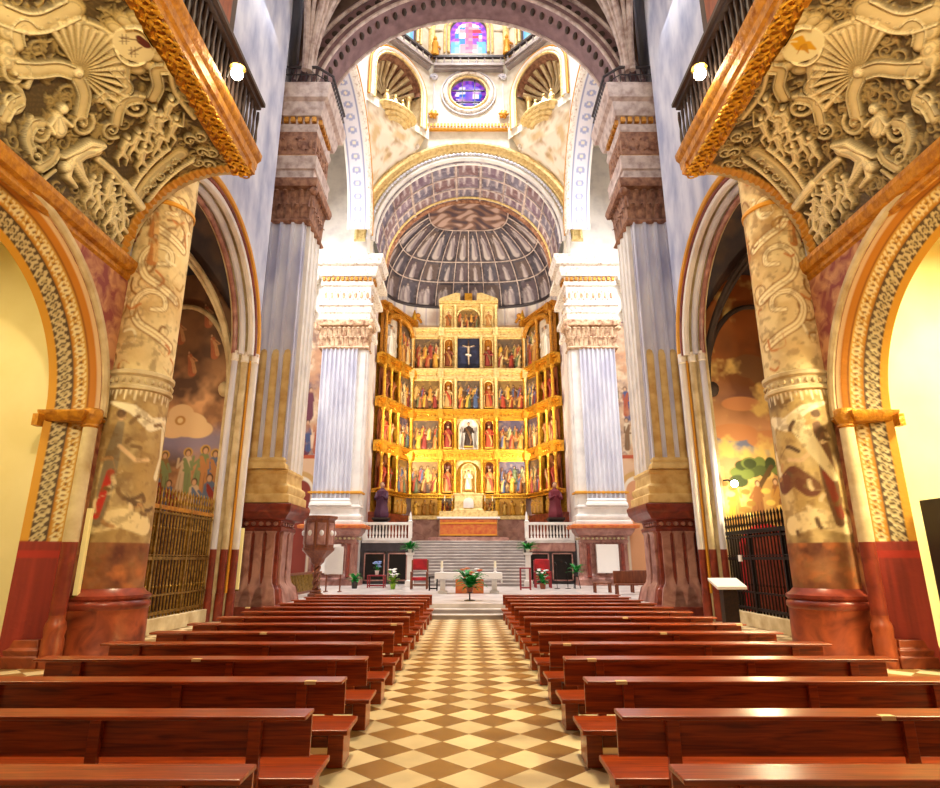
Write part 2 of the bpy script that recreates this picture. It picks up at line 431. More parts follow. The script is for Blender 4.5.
def leafy(mb, x0, x1, y0, y1, z0, z1, pitch=.3, faces='fi', out=.16):
    """acanthus rows round a capital: faces f = toward -Y, i = toward -X (nave), o = +X"""
    def leaf(px, py, nx, ny, w, zb, zt, o):
        tx, ty = -ny, nx; vs = []; n = 5
        for j in range(n+1):
            t = j/n; z = zb+(zt-zb)*(t if t < .85 else 1.7-t); d = o*(t**2); hw = w*(1-.55*t**3)
            for k, dd in ((-1, 0), (0, .04), (1, 0)): vs.append((px+tx*hw*k+nx*(d+dd), py+ty*hw*k+ny*(d+dd), z))
        fs = []
        for j in range(n):
            for k in range(2): a = j*3+k; fs += [(a, a+1, a+4, a+3)]
        mb.add(vs, fs)
    for row, (a, b, o) in enumerate(((z0, z0+(z1-z0)*.55, out), (z0+(z1-z0)*.35, z1, out*1.5))):
        for fc in faces:
            L = (x1-x0) if fc == 'f' else (y1-y0); n = max(2, int(L/pitch))
            for k in range(n + (row == 1)):
                t = (k+.5*(row == 0))/n
                if fc == 'f': leaf(x0+L*t, y0, 0, -1, pitch*.46, a, b, o)
                elif fc == 'i': leaf(x0, y0+L*t, -1, 0, pitch*.46, a, b, o)
                else: leaf(x1, y0+L*t, 1, 0, pitch*.46, a, b, o)
def dentils(mb, x0, x1, y0, y1, z0, z1, pitch, d, faces='fi'):
    for fc in faces:
        L = (x1-x0) if fc == 'f' else (y1-y0); n = int(L/pitch)
        for k in range(n):
            t = L*(k+.5)/n; w = pitch*.3
            if fc == 'f': mb.box(x0+t-w, x0+t+w, y0-d, y0, z0, z1)
            elif fc == 'i': mb.box(x0-d, x0, y0+t-w, y0+t+w, z0, z1)
            else: mb.box(x1, x1+d, y0+t-w, y0+t+w, z0, z1)
def smooth(q, n=6):
    out = []
    for i in range(len(q)-1):
        p0, p1, p2, p3 = q[max(0, i-1)], q[i], q[i+1], q[min(len(q)-1, i+2)]
        for k in range(n):
            t = k/n; out.append(tuple(.5*(2*b+(c-a)*t+(2*a-5*b+4*c-d)*t*t+(3*b-a-3*c+d)*t**3) for a, b, c, d in zip(p0, p1, p2, p3)))
    return out+[q[-1]]
M['pinkfresco'] = mat('pink_ochre_fresco', '#c99468', .75, c2='#8a4440', scale=2.6, detail=10, lo=.36, hi=.62, bump=.1, distort=.8)
M['greyceil'] = mat('ceiling_plaster', '#a99a94', .8, c2='#84726c', scale=1.2)
M['domewhite'] = mat('dome_cream_stone', '#e4dfcf', .6, c2='#c4bda6', scale=1.5, lo=.4, hi=.75)
W = 8.2                                                   # half width of the nave at the side walls
CROSS_Y = 31.3

def arch_sweep(mb, axis, pc, c, r, zs, prof, n=48, leg=None, a0=0, a1=pi):
    """moulding (radial, toward the nave) swept round an arch; axis 'y': arch stands in plane y=pc, 'x': in plane x=pc"""
    A = arch_pts(c, r, zs, n, a0, a1); nrm = [(-cos(a0+(a1-a0)*k/n), sin(a0+(a1-a0)*k/n)) for k in range(n+1)]
    if leg is not None:
        A = [(A[0][0], leg)] + A + [(A[-1][0], leg)]; nrm = [nrm[0]] + nrm + [nrm[-1]]
    if axis == 'y':
        P = [(u, pc, z) for u, z in A]; fr = lambda i: ((nrm[i][0], 0, nrm[i][1]), (0, -1, 0))
    else:
        P = [(pc, u, z) for u, z in A]; fr = lambda i: ((0, nrm[i][0], nrm[i][1]), (-1, 0, 0))
    return mb.sweep(prof, P, fr)
def rect(a0, a1, b0, b1): return [(a0, b0), (a0, b1), (a1, b1), (a1, b0)]

# ================================================================== floor
f = MB(); f.add([(-16, -6, 0), (16, -6, 0), (16, 22.9, 0), (-16, 22.9, 0)], [(0, 1, 2, 3)])
struct(f.build('floor', 'tiles', smooth=0))
f = MB().box(-16, 16, 22.95, 52, -.1, .45)
struct(f.build('floor', 'steps', smooth=0))
st = thing('sanctuary_step', 'low pale marble steps crossing the end of the tiled aisle', 'steps', (0, 21.95, 0))
for k in range(2):
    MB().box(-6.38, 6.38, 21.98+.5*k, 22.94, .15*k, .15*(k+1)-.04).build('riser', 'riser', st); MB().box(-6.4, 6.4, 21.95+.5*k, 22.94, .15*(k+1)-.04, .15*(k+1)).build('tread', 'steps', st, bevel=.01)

# ================================================================== side bays
def side_bay(s):
    L = s < 0
    sd = 'left' if L else 'right'
    # ---- near bay wall with the wide arch
    w = MB(); wall_arch(w, lambda u, z: (W, u, z), -4, 13.2, 0, 8.8, 9.1, 3.6, 5.0)
    struct(w.build('wall_' + sd, 'pinkfresco', side=s, smooth=0))
    # splayed painted arch band, jambs included
    nu, nv = 560, 30
    cv = Canvas(1, 1, nu, nv, '#c8912f', seed=11+s)
    Lj, La = 5.0, pi*3.35; Lt = 2*Lj+La
    dist = np.linspace(0, Lt, nu)[None].repeat(nv, 0); v = np.linspace(0, 1, nv)[:, None].repeat(nu, 1)
    def band(a, b, col): cv.mix(((v >= a) & (v < b)).astype(float), col)
    band(0, .07, '#d9b98c'); band(.07, .22, '#c07a1c'); band(.22, .27, '#8a5214'); band(.27, .5, '#c99a3e')
    q = (dist/.12) % 1 - .5; rr = np.hypot(q, (v-.385)/.2)
    cv.mix(((rr > .28) & (rr < .5) & (v > .27) & (v < .5)).astype(float), '#e9d9a4'); cv.mix(((rr < .2)).astype(float)*((v > .27) & (v < .5)), '#7c4d18')
    band(.5, .54, '#b97b1e'); band(.54, .86, '#54412a')
    ph = dist*2*pi/.36
    for k in (0, pi):
        cv.mix((np.abs((v-.7)-.1*np.sin(ph+k)) < .035).astype(float), '#cdbd8e')
    cv.mix(((np.hypot(((dist/.18) % 1-.5)*1.1, (v-.7)/.25) < .2)).astype(float)*((v > .54) & (v < .86)), '#b3a070')
    band(.86, 1.01, '#d39a2c')
    zz = np.where(dist < Lj, dist, np.where(dist > Lj+La, Lt-dist, 6))
    red = np.array(lin('#8c2a18')); n = cv.fbm(.08)
    cv.c = np.where((zz < 2.35)[..., None], red*(.55+.9*n[..., None]), cv.c)
    cv.mix(((zz > 2.02) & (zz < 2.2)).astype(float)*.8, '#b02a14')
    def fn(U, V):
        d = U*Lt; a = np.clip((d-Lj)/La, 0, 1)*pi
        r = 3.6-.52*V; y = 9.1-r*np.cos(a); z = 5+r*np.sin(a)
        z = np.where(d < Lj, d, np.where(d > Lj+La, Lt-d, z))
        return W+.8*V, y, z
    struct(grid_obj(trim(), fn, nu, nv, cv.c, 'painted', side=s, disp=-.012*(cv.c.sum(-1) > 1.1)))
    m = MB(); arch_sweep(m, 'x', W, 9.1, 3.62, 5.0, [(0, -.05), (0, .05), (.05, .1), (.14, .1), (.2, .04), (.2, -.05)], leg=None, n=60)
    struct(m.build(trim(), 'creamstone', side=s))
    # colonnette, impost and plinth beside the arch
    co = thing('colonnette', 'pale slender colonnette beside the painted arch %s' % ('next to the gilded grille bay' if L else 'next to the black grille bay'), 'column', (s*8.12, 12.4, 0))
    MB().lathe([(.2, 0), (.2, .5), (.18, .55), (.2, .7), (.18, .8), (.15, .86), (.15, .95)], (8.12, 12.4), 16).build('base', 'rust', co, s)
    MB().lathe([(.15, .95), (.15, 2.35)], (8.12, 12.4), 16).build('lower_shaft', 'redmarble', co, s)
    MB().lathe([(.15, 2.35), (.14, 4.72)], (8.12, 12.4), 16).build('shaft', 'creamstone', co, s)
    MB().lathe([(.14, 4.72), (.17, 4.76), (.15, 4.8), (.2, 4.98), (.2, 5.02), (.2, 5.1), (.17, 5.14)], (8.12, 12.4), 16).build('capital', 'ochre', co, s)
    m = MB()
    m.moulded(8.22, 8.98, 12.2, 12.75, [(4.84, 0), (4.88, .04), (4.96, .1), (5.02, .12), (5.06, .12)])
    m.box(8.98, 9.1, 11.98, 12.16, 4.7, 4.95)
    struct(m.build(trim(), 'ochre', side=s))
    m = MB().moulded(8.34, 9.06, 12.3, 12.7, [(0, .1), (.2, .1), (.22, .06), (.32, .08), (.36, .03), (.5, 0)])
    struct(m.build(trim(), 'rust', side=s, bevel=.01))
    # chapel room behind the arch
    m = MB()
    m.add([(12.6, -4, 0), (12.6, 13, 0), (12.6, 13, 9.5), (12.6, -4, 9.5)], [(0, 1, 2, 3)])
    m.add([(9.0, 13, 0), (12.6, 13, 0), (12.6, 13, 9.5), (9, 13, 9.5)], [(0, 1, 2, 3)])
    m.add([(9.0, -4, 9.5), (12.6, -4, 9.5), (12.6, 13, 9.5), (9, 13, 9.5)], [(0, 1, 2, 3)])
    struct(m.build('wall_chapel_' + sd, 'cream', side=s, smooth=0))
    m = MB(); arch_sweep(m, 'y', 12.95, 11.3, 1.5, 5.6, rect(0, .12, 0, .06), leg=0)
    # ---- moulding under the gallery
    m = MB(); prof = [(0, 8.45), (-.06, 8.5), (-.06, 8.6), (-.16, 8.64), (-.22, 8.8), (-.22, 8.9), (.05, 8.92), (.05, 8.45)]
    m.add([(W+a, 3, z) for a, z in prof]+[(W+a, 12.9, z) for a, z in prof],
          [(i, (i+1) % 8, 8+(i+1) % 8, 8+i) for i in range(8)]+[tuple(range(7, -1, -1)), tuple(range(8, 16))])
    struct(m.build(trim(), 'ochre', side=s, smooth=20))
    gallery(s)
    painted_column(s)
    chapel_bay(s)

# ------------------------------------------------------------------ gallery with its grisaille cove
CY0, CY1, CR = 5.6, 12.62, 2.38
FPX, TILT, CAMZ = 590., radians(15.7), 2.0
def cove_at(px, py):                       # where a line of sight meets the curved cove: (along, up the curve)
    u = (468.5-px)/FPX; v = (394-py)/FPX
    ry = cos(TILT)-v*sin(TILT); rz = sin(TILT)+v*cos(TILT)
    lo, hi = 0., pi/2
    for _ in range(40):
        a = (lo+hi)/2; X = W-2.3*(1-cos(a)); Z = 8.9+2.45*sin(a)
        if (Z-CAMZ)/X > rz/u: hi = a
        else: lo = a
    X = W-2.3*(1-cos(a)); return X*ry/u-CY0, a*CR
def gallery(s):
    L = s < 0
    g = thing('gallery', 'projecting gallery with grisaille scrollwork underside, %s' % ('round badge with dark red lozenge' if L else 'round badge with golden eagle'), 'balcony', (s*W, 9, 8.9))
    Wd, Hd = CY1-CY0, CR*pi/2
    cv = Canvas(Wd, Hd, 430, 240, '#000000', seed=21 if L else 22)
    rng = cv.rng
    # background filler: small leaves, volutes, rosettes
    for k in range(420):
        x, y = rng.uniform(0, Wd), rng.uniform(0, Hd); sg = 1 if rng.random() < .5 else -1
        r = rng.uniform(.07, .2)
        if k % 4 == 3: cv.ell(x, y, r*.8, r*.45, h=.035, rot=rng.uniform(0, 3))
        else:
            cv.spiral(x, y, r, .036, 1.3, rng.uniform(0, 6.28), sg, h=.045)
            for j in range(3):
                a = rng.uniform(0, 6.28); cv.stroke([(x+r*cos(a), y+r*sin(a)), (x+1.9*r*cos(a+.5*sg), y+1.9*r*sin(a+.5*sg))], [.05, .012], h=.035)
    P = cove_at
    def path(pts, w, h=.09, rim=True):
        q = [P(x, y) for x, y in pts]
        # subdivide (Catmull-Rom)
        out = []
        for i in range(len(q)-1):
            p0, p1, p2, p3 = q[max(0, i-1)], q[i], q[i+1], q[min(len(q)-1, i+2)]
            for k in range(6):
                t = k/6; out.append(tuple(.5*(2*b+(c-a)*t+(2*a-5*b+4*c-d)*t*t+(3*b-a-3*c+d)*t**3) for a, b, c, d in zip(p0, p1, p2, p3)))
        out.append(q[-1])
        cv.stroke(out, w, h=h)
        if rim:                                  # sunk groove and raised beads along the strap
            cv.stroke(out, w*.55, h=-.03) if False else None
            for sg in (-1, 1):
                off = []
                for i in range(len(out)):
                    a, b = out[max(0, i-1)], out[min(len(out)-1, i+1)]; dx, dy = b[0]-a[0], b[1]-a[1]; l = hypot(dx, dy)+1e-6
                    off.append((out[i][0]-dy/l*w*.75*sg, out[i][1]+dx/l*w*.75*sg))
                cv.stroke(off, w*.2, h=h*1.35)
        return out
    def vol(px, py, r, w, turns, a0, sg, h=.1):
        x, y = P(px, py); cv.spiral(x, y, r, w, turns, a0, sg, h=h); cv.ell(x, y, w*.9, w*.9, h=h*1.2)
    sh = 0 if L else 4
    # scallop shell
    cx, cy = 76, 70
    for k in range(17):
        a = radians(-120+k*10.4); r0 = 49+4*sin(k)
        q = [P(cx+5*cos(a), cy+5*sin(a)), P(cx+r0*.5*cos(a), cy+r0*.5*sin(a)), P(cx+r0*cos(a), cy+r0*sin(a))]
        cv.stroke(q, [.02, .05, .085], h=.11)
    for k in range(10):
        a = radians(-128+k*12); q = P(66+44*cos(a)*1.0, 66+52*sin(a)); cv.ell(q[0], q[1], .09, .06, h=.1, rot=a)
    path([(14, 68), (36, 68), (56, 66), (70, 70)], .17); vol(12, 72, .3, .07, 1.5, 0, 1)
    path([(77, 78), (82, 94), (78, 114)], .15); vol(80, 122, .26, .06, 1.5, 1.5, -1)
    rim = [P(cx+(r0+3)*cos(radians(-120+k*6)), cy+(r0+3)*sin(radians(-120+k*6))) for k in range(29)]
    cv.stroke(rim, .07, h=.1); cv.ell(*P(cx, cy), .13, .13, h=.15)
    # straps and big volutes
    path([(0, 12), (24, 20), (46, 18), (72, 6)], .22); path([(16, 44), (14, 30), (22, 22), (30, 28)], .13)
    path([(114, 122), (118, 106), (126, 98), (138, 96)], .13); vol(136, 105, .3, .07, 1.7, 2.2, 1)
    path([(152, 96), (158, 84), (156, 68), (166, 66)], .14); vol(110, 128, .22, .05, 1.6, 0, -1)
    path([(28, 152), (24, 138), (30, 124), (40, 122)], .11); vol(38, 128, .27, .06, 1.7, 3, 1)
    path([(0, 118), (8, 104), (18, 98)], .12); vol(9, 100, .26, .06, 1.5, 2, -1)
    path([(36, 168), (48, 160), (54, 150)], .1); vol(34, 156, .2, .05, 1.4, 1, 1)
    path([(112, 66), (128, 84), (120, 92)], .1); path([(96, 98), (104, 92), (112, 94)], .09)
    path([(170, 70), (176, 92), (194, 116)], .07, rim=False)
    for x, y in ((4, 30), (5, 48), (4, 60)): q = P(x, y); cv.ell(q[0], q[1], .2, .16, h=.1)
    # oval badge with its cloud border
    mc = P(133.5, 42); rx = abs(P(153, 42)[0]-P(114, 42)[0])/2; ry = abs(P(133, 23)[1]-P(133, 61)[1])/2
    rx, ry = max(rx, .42), max(ry, .4)
    for k in range(13):
        a = 2*pi*k/13; q = P(133.5+25*cos(a), 42+25*sin(a)); cv.ell(q[0], q[1], .2, .17, h=.09, rot=a)
    ring = [P(133.5+19*cos(2*pi*k/28), 42+19*sin(2*pi*k/28)) for k in range(29)]
    cv.stroke(ring, .05, h=.14)
    # seated putto, reclining figure, small groups
    def cap(pts, ws, h=.13): cv.stroke([P(x, y) for x, y in pts], ws, h=h)
    def imp(x0, y0, x1, y1, k):                    # small nude: trunk, head, bent arms and legs
        a = k*1.7
        cap([(x0, y0), (x1, y1)], [.085, .105], .12); cap([(x1-2, y1+1), (x1+3, y1+1)], .06, .12)
        q = P(x1+1, y1-5.5); cv.ell(q[0], q[1], .07, .08, h=.14)
        cap([(x1-3, y1+1), (x1-6, y1+4+2*cos(a)), (x1-4+2*sin(a), y1+9)], [.05, .04, .03], .11)
        cap([(x1+3, y1+1), (x1+8, y1+1+3*sin(a)), (x1+9, y1-5+4*cos(a))], [.05, .04, .03], .12)
        cap([(x0-1, y0), (x0-5, y0+6+sin(a)), (x0-3, y0+13)], [.075, .055, .03], .11)
        cap([(x0+1, y0), (x0+5, y0+5), (x0+3+2*cos(a), y0+12)], [.075, .055, .03], .12)
    cap([(57, 128), (55, 116)], [.2, .15]); q = P(60, 107); cv.ell(q[0], q[1], .12, .13, h=.16)
    cap([(52, 116), (46, 124), (50, 132)], .06); cap([(60, 117), (68, 124)], .06)
    cap([(70, 158), (80, 150), (94, 148)], [.2, .2, .16], .17)
    cap([(92, 148), (100, 143), (86, 141), (74, 148), (58, 156)], [.1, .08, .1, .09, .06], .2)
    cap([(72, 160), (78, 174), (84, 184)], [.17, .12, .09], .17); cap([(66, 162), (64, 176), (72, 186)], [.14, .1, .07], .16)
    q = P(62, 166); cv.ell(q[0], q[1], .14, .15, h=.19)
    cap([(96, 158), (110, 170), (128, 190)], .1, .12); cap([(121, 182), (139, 206)], .13, .16)
    cap([(28, 192), (40, 180), (52, 170)], .05, .1)
    # ornate coffer seen at the lower end
    for a, b in (((128, 190), (168, 146)), ((146, 200), (192, 158))): cap([a, b], .07, .13)
    cap([(137, 194), (180, 152)], .2, .1)
    for t in (.15, .32, .5, .68, .85):
        x, y = 137+43*t, 194-42*t; q = P(x, y); cv.spiral(q[0], q[1], .12, .03, 1.3, t*9, 1, h=.15)
    for (x, y) in ((202, 150), (198, 160), (208, 162), (212, 150), (190, 138), (200, 134)): vol(x, y, .17, .045, 1.4, x, 1, .1)
    for k, (x, y) in enumerate(((104, 196), (96, 206), (112, 208), (106, 220), (120, 214), (114, 232), (86, 196), (120, 228))):
        x2, y2 = x+4*cos(k*2.), y-15
        imp(x, y, x2, y2, k)
    for k, (x, y) in enumerate(((120, 152), (132, 146), (146, 138), (158, 128), (140, 160), (156, 146), (170, 132), (166, 112), (150, 122))):
        imp(x, y, x+3+2*cos(k), y-11, k+3)
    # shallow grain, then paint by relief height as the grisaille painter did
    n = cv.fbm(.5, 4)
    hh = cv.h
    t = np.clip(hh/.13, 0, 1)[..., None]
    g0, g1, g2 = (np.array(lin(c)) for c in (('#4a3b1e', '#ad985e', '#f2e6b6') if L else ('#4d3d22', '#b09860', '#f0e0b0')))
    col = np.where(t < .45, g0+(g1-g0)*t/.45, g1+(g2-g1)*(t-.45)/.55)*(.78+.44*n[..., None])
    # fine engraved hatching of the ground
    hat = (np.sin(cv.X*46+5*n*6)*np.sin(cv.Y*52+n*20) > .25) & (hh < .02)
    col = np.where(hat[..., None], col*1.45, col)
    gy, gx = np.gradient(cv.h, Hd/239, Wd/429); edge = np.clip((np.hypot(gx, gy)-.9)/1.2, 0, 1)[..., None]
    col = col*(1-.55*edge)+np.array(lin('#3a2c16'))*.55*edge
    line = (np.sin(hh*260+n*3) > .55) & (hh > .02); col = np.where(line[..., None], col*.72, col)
    # badge field
    ii = np.hypot((cv.X-mc[0])/rx, (cv.Y-mc[1])/ry) < .9
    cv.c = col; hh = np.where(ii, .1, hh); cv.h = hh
    cv.mix(ii.astype(float), '#eadfae')
    def R(px, py): return P(px, py)
    if L:
        for wd, c, pts in ((.075, '#5a1a14', [(140, 34), (148, 41)]), (.1, '#5a1a14', [(142, 37), (146, 40)]), (.022, '#6b4a28', [(139, 36), (121, 34)]), (.022, '#6b4a28', [(142, 43), (130, 49)])):
            cv.stroke([R(*p) for p in pts], wd, c)
        for x0, y0 in ((124, 35), (133, 48)):
            for d in (-2, 2):
                cv.stroke([R(x0-5, y0+d), R(x0+5, y0+d)], .016, '#6b4a28'); cv.stroke([R(x0+d, y0-5), R(x0+d, y0+5)], .016, '#6b4a28')
    else:
        cv.stroke([R(121, 45), R(130, 41), R(137, 42), R(146, 39)], [.03, .1, .1, .03], '#d9a51a')
        cv.stroke([R(133, 43), R(137, 34), R(147, 36)], [.08, .07, .02], '#d9a51a'); cv.stroke([R(133, 42), R(128, 49)], [.07, .02], '#c08a14')
        cv.stroke([R(136, 42), R(140, 50)], [.03, .015], '#b97d10')
    # gilded border toward the column end and along the fascia
    eb = cv.X > Wd-.22; cv.c[eb] = np.array(lin('#c38a2c')); rope = np.sin(cv.Y*40)*.5+.5
    cv.h = np.where(eb, .05+.05*rope, cv.h)
    def fn(U, V):
        a = V*pi/2; return W-2.3*(1-np.cos(a)), CY0+U*Wd, 8.9+2.45*np.sin(a)
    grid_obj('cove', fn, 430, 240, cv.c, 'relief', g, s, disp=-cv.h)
    # closing end of the cove, bounded by the same curve
    A = [(W-2.3*(1-cos(pi/2*k/20)), 8.9+2.45*sin(pi/2*k/20)) for k in range(21)]
    MB().prism_y(A+[(W+.05, 11.35), (W+.05, 8.9)], CY1, CY1+.2).build('cove_end', 'creamstone', g, s)
    # carved gilded band and plain gilded cornice
    m = MB().box(5.5, 5.95, CY0, 12.84, 11.33, 11.5); m.build('soffit', 'ochre', g, s)
    k = 0; m = MB(); y = CY0+.1
    while y < 12.75:
        m.tube([(5.86-.4*(j/8), y+.07*sin(j*1.6), 11.31) for j in range(9)], .035, 5); m.ball((5.5+.22*(k % 2), y+.1, 11.31), (.07, .07, .05), 8, 5)
        m.tube([(5.62+.1*cos(j*.8), y+.12+.08*sin(j*.8), 11.3) for j in range(8)], .025, 4); k += 1; y += .2
    m.build('carved_band', 'gold', g, s)
    prof = [(5.55, 11.36), (5.48, 11.38), (5.46, 11.5), (5.4, 11.54), (5.38, 11.72), (5.3, 11.8), (5.28, 11.95), (5.7, 11.98), (5.7, 11.36)]
    MB().prism_y(prof[::-1], CY0, 12.9).build('cornice', 'ochre', g, s)
    MB().box(5.4, 8.25, 12.6, 12.85, 11.36, 12.0).build('end_beam', 'ochre', g, s)
    MB().box(5.42, 8.15, CY0, 12.6, 11.98, 12.05).build('gallery_floor', 'darkwood', g, s)
    # dark wooden parapet: rails with turned bars
    MB().box(5.32, 5.5, CY0, 12.6, 13.1, 13.22).build('handrail', 'darkwood', g, s)
    MB().box(5.24, 5.5, CY0, 12.65, 13.22, 13.32).build('handrail_cap', 'darkwood', g, s)
    y = 8.5
    while y < 12.7:
        MB().lathe([(.03, 11.98), (.045, 12.3), (.025, 12.6), (.045, 12.9), (.03, 13.1)], (5.42, y), 8).build('bar', 'darkwood', g, s)
        y += .22
    MB().box(5.46, 5.52, CY0, 12.0, 12.05, 13.1).build('parapet_board', 'darkwood', g, s)
    # organ case behind the parapet
    o = thing('organ_case', 'tall dark brown wooden case on the gallery above the %s' % ('lozenge badge' if L else 'eagle badge'), 'organ', (s*6.5, 8.2, 12.05))
    MB().box(5.6, 8.1, 5.8, 11.2, 12.05, 15.5).build('body', 'darkwood', o, s)
    m = MB()
    for y in (6.4, 7.6, 8.8, 10.0): m.box(5.53, 5.6, y, y+.85, 12.3, 15.2)
    m.build('panel', 'midwood', o, s, bevel=.02)
    MB().moulded(5.6, 7.9, 5.8, 11.2, [(15.4, 0), (15.5, .1), (15.7, .18), (15.8, .22), (15.9, .22)]).build('cornice', 'ochre', o, s)
    # lamp bracketed on the parapet
    l = thing('floodlight', 'bright lamp fixed outside the gallery rail above the %s badge' % ('lozenge' if L else 'eagle'), 'lamp', (s*5.28, 10.6, 12.25))
    MB().ball((5.1, 10.6, 12.3), .13, 14, 9).build('bulb', 'lamp', l, s)
    MB().lathe([(.06, 12.42), (.17, 12.44), (.17, 12.47), (.05, 12.56)], (5.1, 10.6), 14).build('shade', 'brass', l, s)
    MB().tube([(5.32, 10.6, 12.2), (5.24, 10.6, 12.6), (5.1, 10.6, 12.6)], .025).build('bracket', 'iron', l, s)

# ------------------------------------------------------------------ big painted round columns
def painted_column(s):
    L = s < 0; cx, cy = 7.84, 13.5
    t = thing('painted_column', 'thick round column frescoed with %s' % ('a winged figure in red, beside the gilded grille' if L else 'draped figures and brown rocks, beside the black grille'), 'column', (s*cx, cy, 0))
    MB().lathe([(.87, 0), (.87, .12), (.85, .16), (.84, 1.0)], (cx, cy), 40).build('drum', 'rust', t, s)
    MB().lathe([(.84, 1.0), (.87, 1.04), (.87, 1.1), (.86, 1.14), (.82, 1.18), (.86, 1.22), (.86, 1.28), (.76, 1.34), (.69, 1.42)], (cx, cy), 40).build('base_moulding', 'redmarble', t, s)
    z0, z1, nu, nv = 1.42, 16.0, 150, 430
    C0 = 2*pi*.65
    cv = Canvas(C0, z1-z0, nu, nv, '#c9a566', seed=31 if L else 33)
    cv.mottle(.9, '#a9803f'); cv.mottle(.35, '#e0c58c', .5, .7)
    up = cv.Y > 4.55
    cv.mix(up*cv.fbm(1.2)*1.3-.2, '#e9d8a4')
    low = (cv.Y < .95).astype(float); cv.mix(low*.85, '#8a4a24'); cv.mix(low*np.clip(cv.fbm(.4)*2.4-.9, 0, 1), '#5a2814'); cv.mix(low*np.clip(cv.fbm(.3)*2.6-1.3, 0, 1), '#c07038')
    mid = ((cv.Y >= .95) & (cv.Y <= 4.3)).astype(float)
    cv.mix(mid*.75, '#a08450' if L else '#b59a5c'); cv.mix(mid*np.clip(cv.fbm(.7)*3-1.4, 0, 1), '#6e5636'); cv.mix(mid*np.clip(cv.fbm(.5)*3-1.5, 0, 1), '#d6bd84')
    for k in range(7):                                    # the same painted scene repeats round the back, unseen
        pass
    ang = lambda a: (a % (2*pi))/(2*pi)*C0
    face = ang(radians(236)) if True else 0
    for off in (0,):
        x = face
        cv.stroke([(x-.5, 1.3), (x, 1.45), (x+.6, 1.3)], .22, '#e3cf9a')
        cv.stroke([(x+.45, 1.35), (x+.4, 2.1), (x+.36, 2.9), (x+.3, 3.5)], [.12, .19, .17, .1], '#8a7a5c' if L else '#6e4c30')
        cv.stroke([(x+.5, 1.5), (x+.34, 2.4)], .1, '#c8352a' if L else '#8a3a22'); cv.stroke([(x+.25, 3.0), (x-.1, 2.7), (x-.35, 2.75)], .06, '#d9b98a')
        cv.ell(x+.3, 3.68, .1, .13, '#d0a878'); cv.ell(x+.32, 3.74, .12, .12, '#5a3c22')
        cv.stroke([(x-.7, 3.7), (x-.3, 3.55), (x+.1, 3.85), (x+.6, 4.0)], [.13, .17, .12, .05], '#ece0bd')
        cv.stroke([(x-.72, 3.6), (x-.76, 2.9), (x-.66, 2.4)], [.12, .07, .1], '#e6dab4')
        if not L:
            cv.stroke([(x-.1, 3.6), (x+.2, 2.9), (x+.5, 2.3)], [.2, .16, .1], '#dfd0a0'); cv.stroke([(x-.6, 2.2), (x-.3, 2.4), (x, 2.1)], .22, '#6a3a20')
    rng = cv.rng
    for k in range(26):
        x, y = rng.uniform(0, C0), rng.uniform(4.9, 14)
        cv.spiral(x, y, rng.uniform(.2, .42), .05, 1.5, rng.uniform(0, 6), 1 if k % 2 else -1, '#8a5f28'); cv.spiral(x+.04, y+.03, rng.uniform(.15, .35), .03, 1.5, rng.uniform(0, 6), 1 if k % 2 else -1, '#f0e2b4')
    for y in (5.6, 6.8, 8.2):
        for sg, c in ((.15, '#9a7038'), (.11, '#efe0b0'), (.03, '#b98f52')):
            cv.stroke(smooth([(face-.5, y-.1), (face-.1, y+.1), (face+.3, y+.35), (face+.45, y+.8), (face+.2, y+1.15), (face-.15, y+1.1), (face-.22, y+.8), (face+.05, y+.7)]), [sg*(1-.5*i/43) for i in range(43)], c)
    for k in range(16): cv.figure(rng.uniform(0, C0), rng.uniform(7.2, 10), .8, '#b8783a', '#d9b070', skin='#dcb486')
    for k in range(70):
        x, y = rng.uniform(0, C0), rng.uniform(4.7, 13); a = rng.uniform(0, 6.28); r = rng.uniform(.12, .3)
        cv.stroke(smooth([(x, y), (x+r*cos(a), y+r*sin(a)), (x+1.6*r*cos(a+.8), y+1.6*r*sin(a+.8)), (x+1.3*r*cos(a+1.6), y+1.3*r*sin(a+1.6))], 5), [.045]*8+[.02]*8, ['#a9803f', '#8a5f2c', '#f0e4bc', '#c07a3c'][k % 4])
    for k in range(60):
        x, y = rng.uniform(0, C0), rng.uniform(1.0, 4.2); a = rng.uniform(0, 6.28); r = rng.uniform(.08, .26)
        cv.stroke(smooth([(x, y), (x+r*cos(a), y+r*sin(a)), (x+1.8*r*cos(a+.7), y+1.8*r*sin(a+.7))], 5), [.06]*6+[.02]*5, ['#7a5c34', '#dcc596', '#5e452a', '#b98d58'][k % 4])
    cv.mottle(.16, '#7c5a30', .56, .7, .5, 3)
    for k in range(40): cv.stroke([(k*C0/40, 4.42), (k*C0/40+.03, 4.2-.12*(k % 2))], [.05, .03], '#f0e4c0')
    def fn(U, V):
        a = U*2*pi; r = .69-.07*V; return cx+r*np.cos(a), cy+r*np.sin(a), z0+V*(z1-z0)
    # angle runs so that U=236/360 looks at the aisle and the camera
    grid_obj('shaft', fn, nu, nv, cv.c, 'painted', t, s)
    MB().lathe([(.67, 5.72), (.73, 5.75), (.73, 5.82), (.68, 5.86), (.68, 6.05), (.74, 6.1), (.74, 6.18), (.66, 6.22)], (cx, cy), 40).build('collar', 'creamstone', t, s)
    m = MB()
    for k in range(28):
        a = 2*pi*k/28; m.ball((cx+.685*cos(a), cy+.685*sin(a), 5.95), (.05, .05, .06), 6, 5)
    m.build('collar_bead', 'creamstone', t, s)
    MB().lathe([(.64, 10.55), (.68, 10.58), (.68, 10.66), (.64, 10.7)], (cx, cy), 40).build('upper_ring', 'goldtrim', t, s)

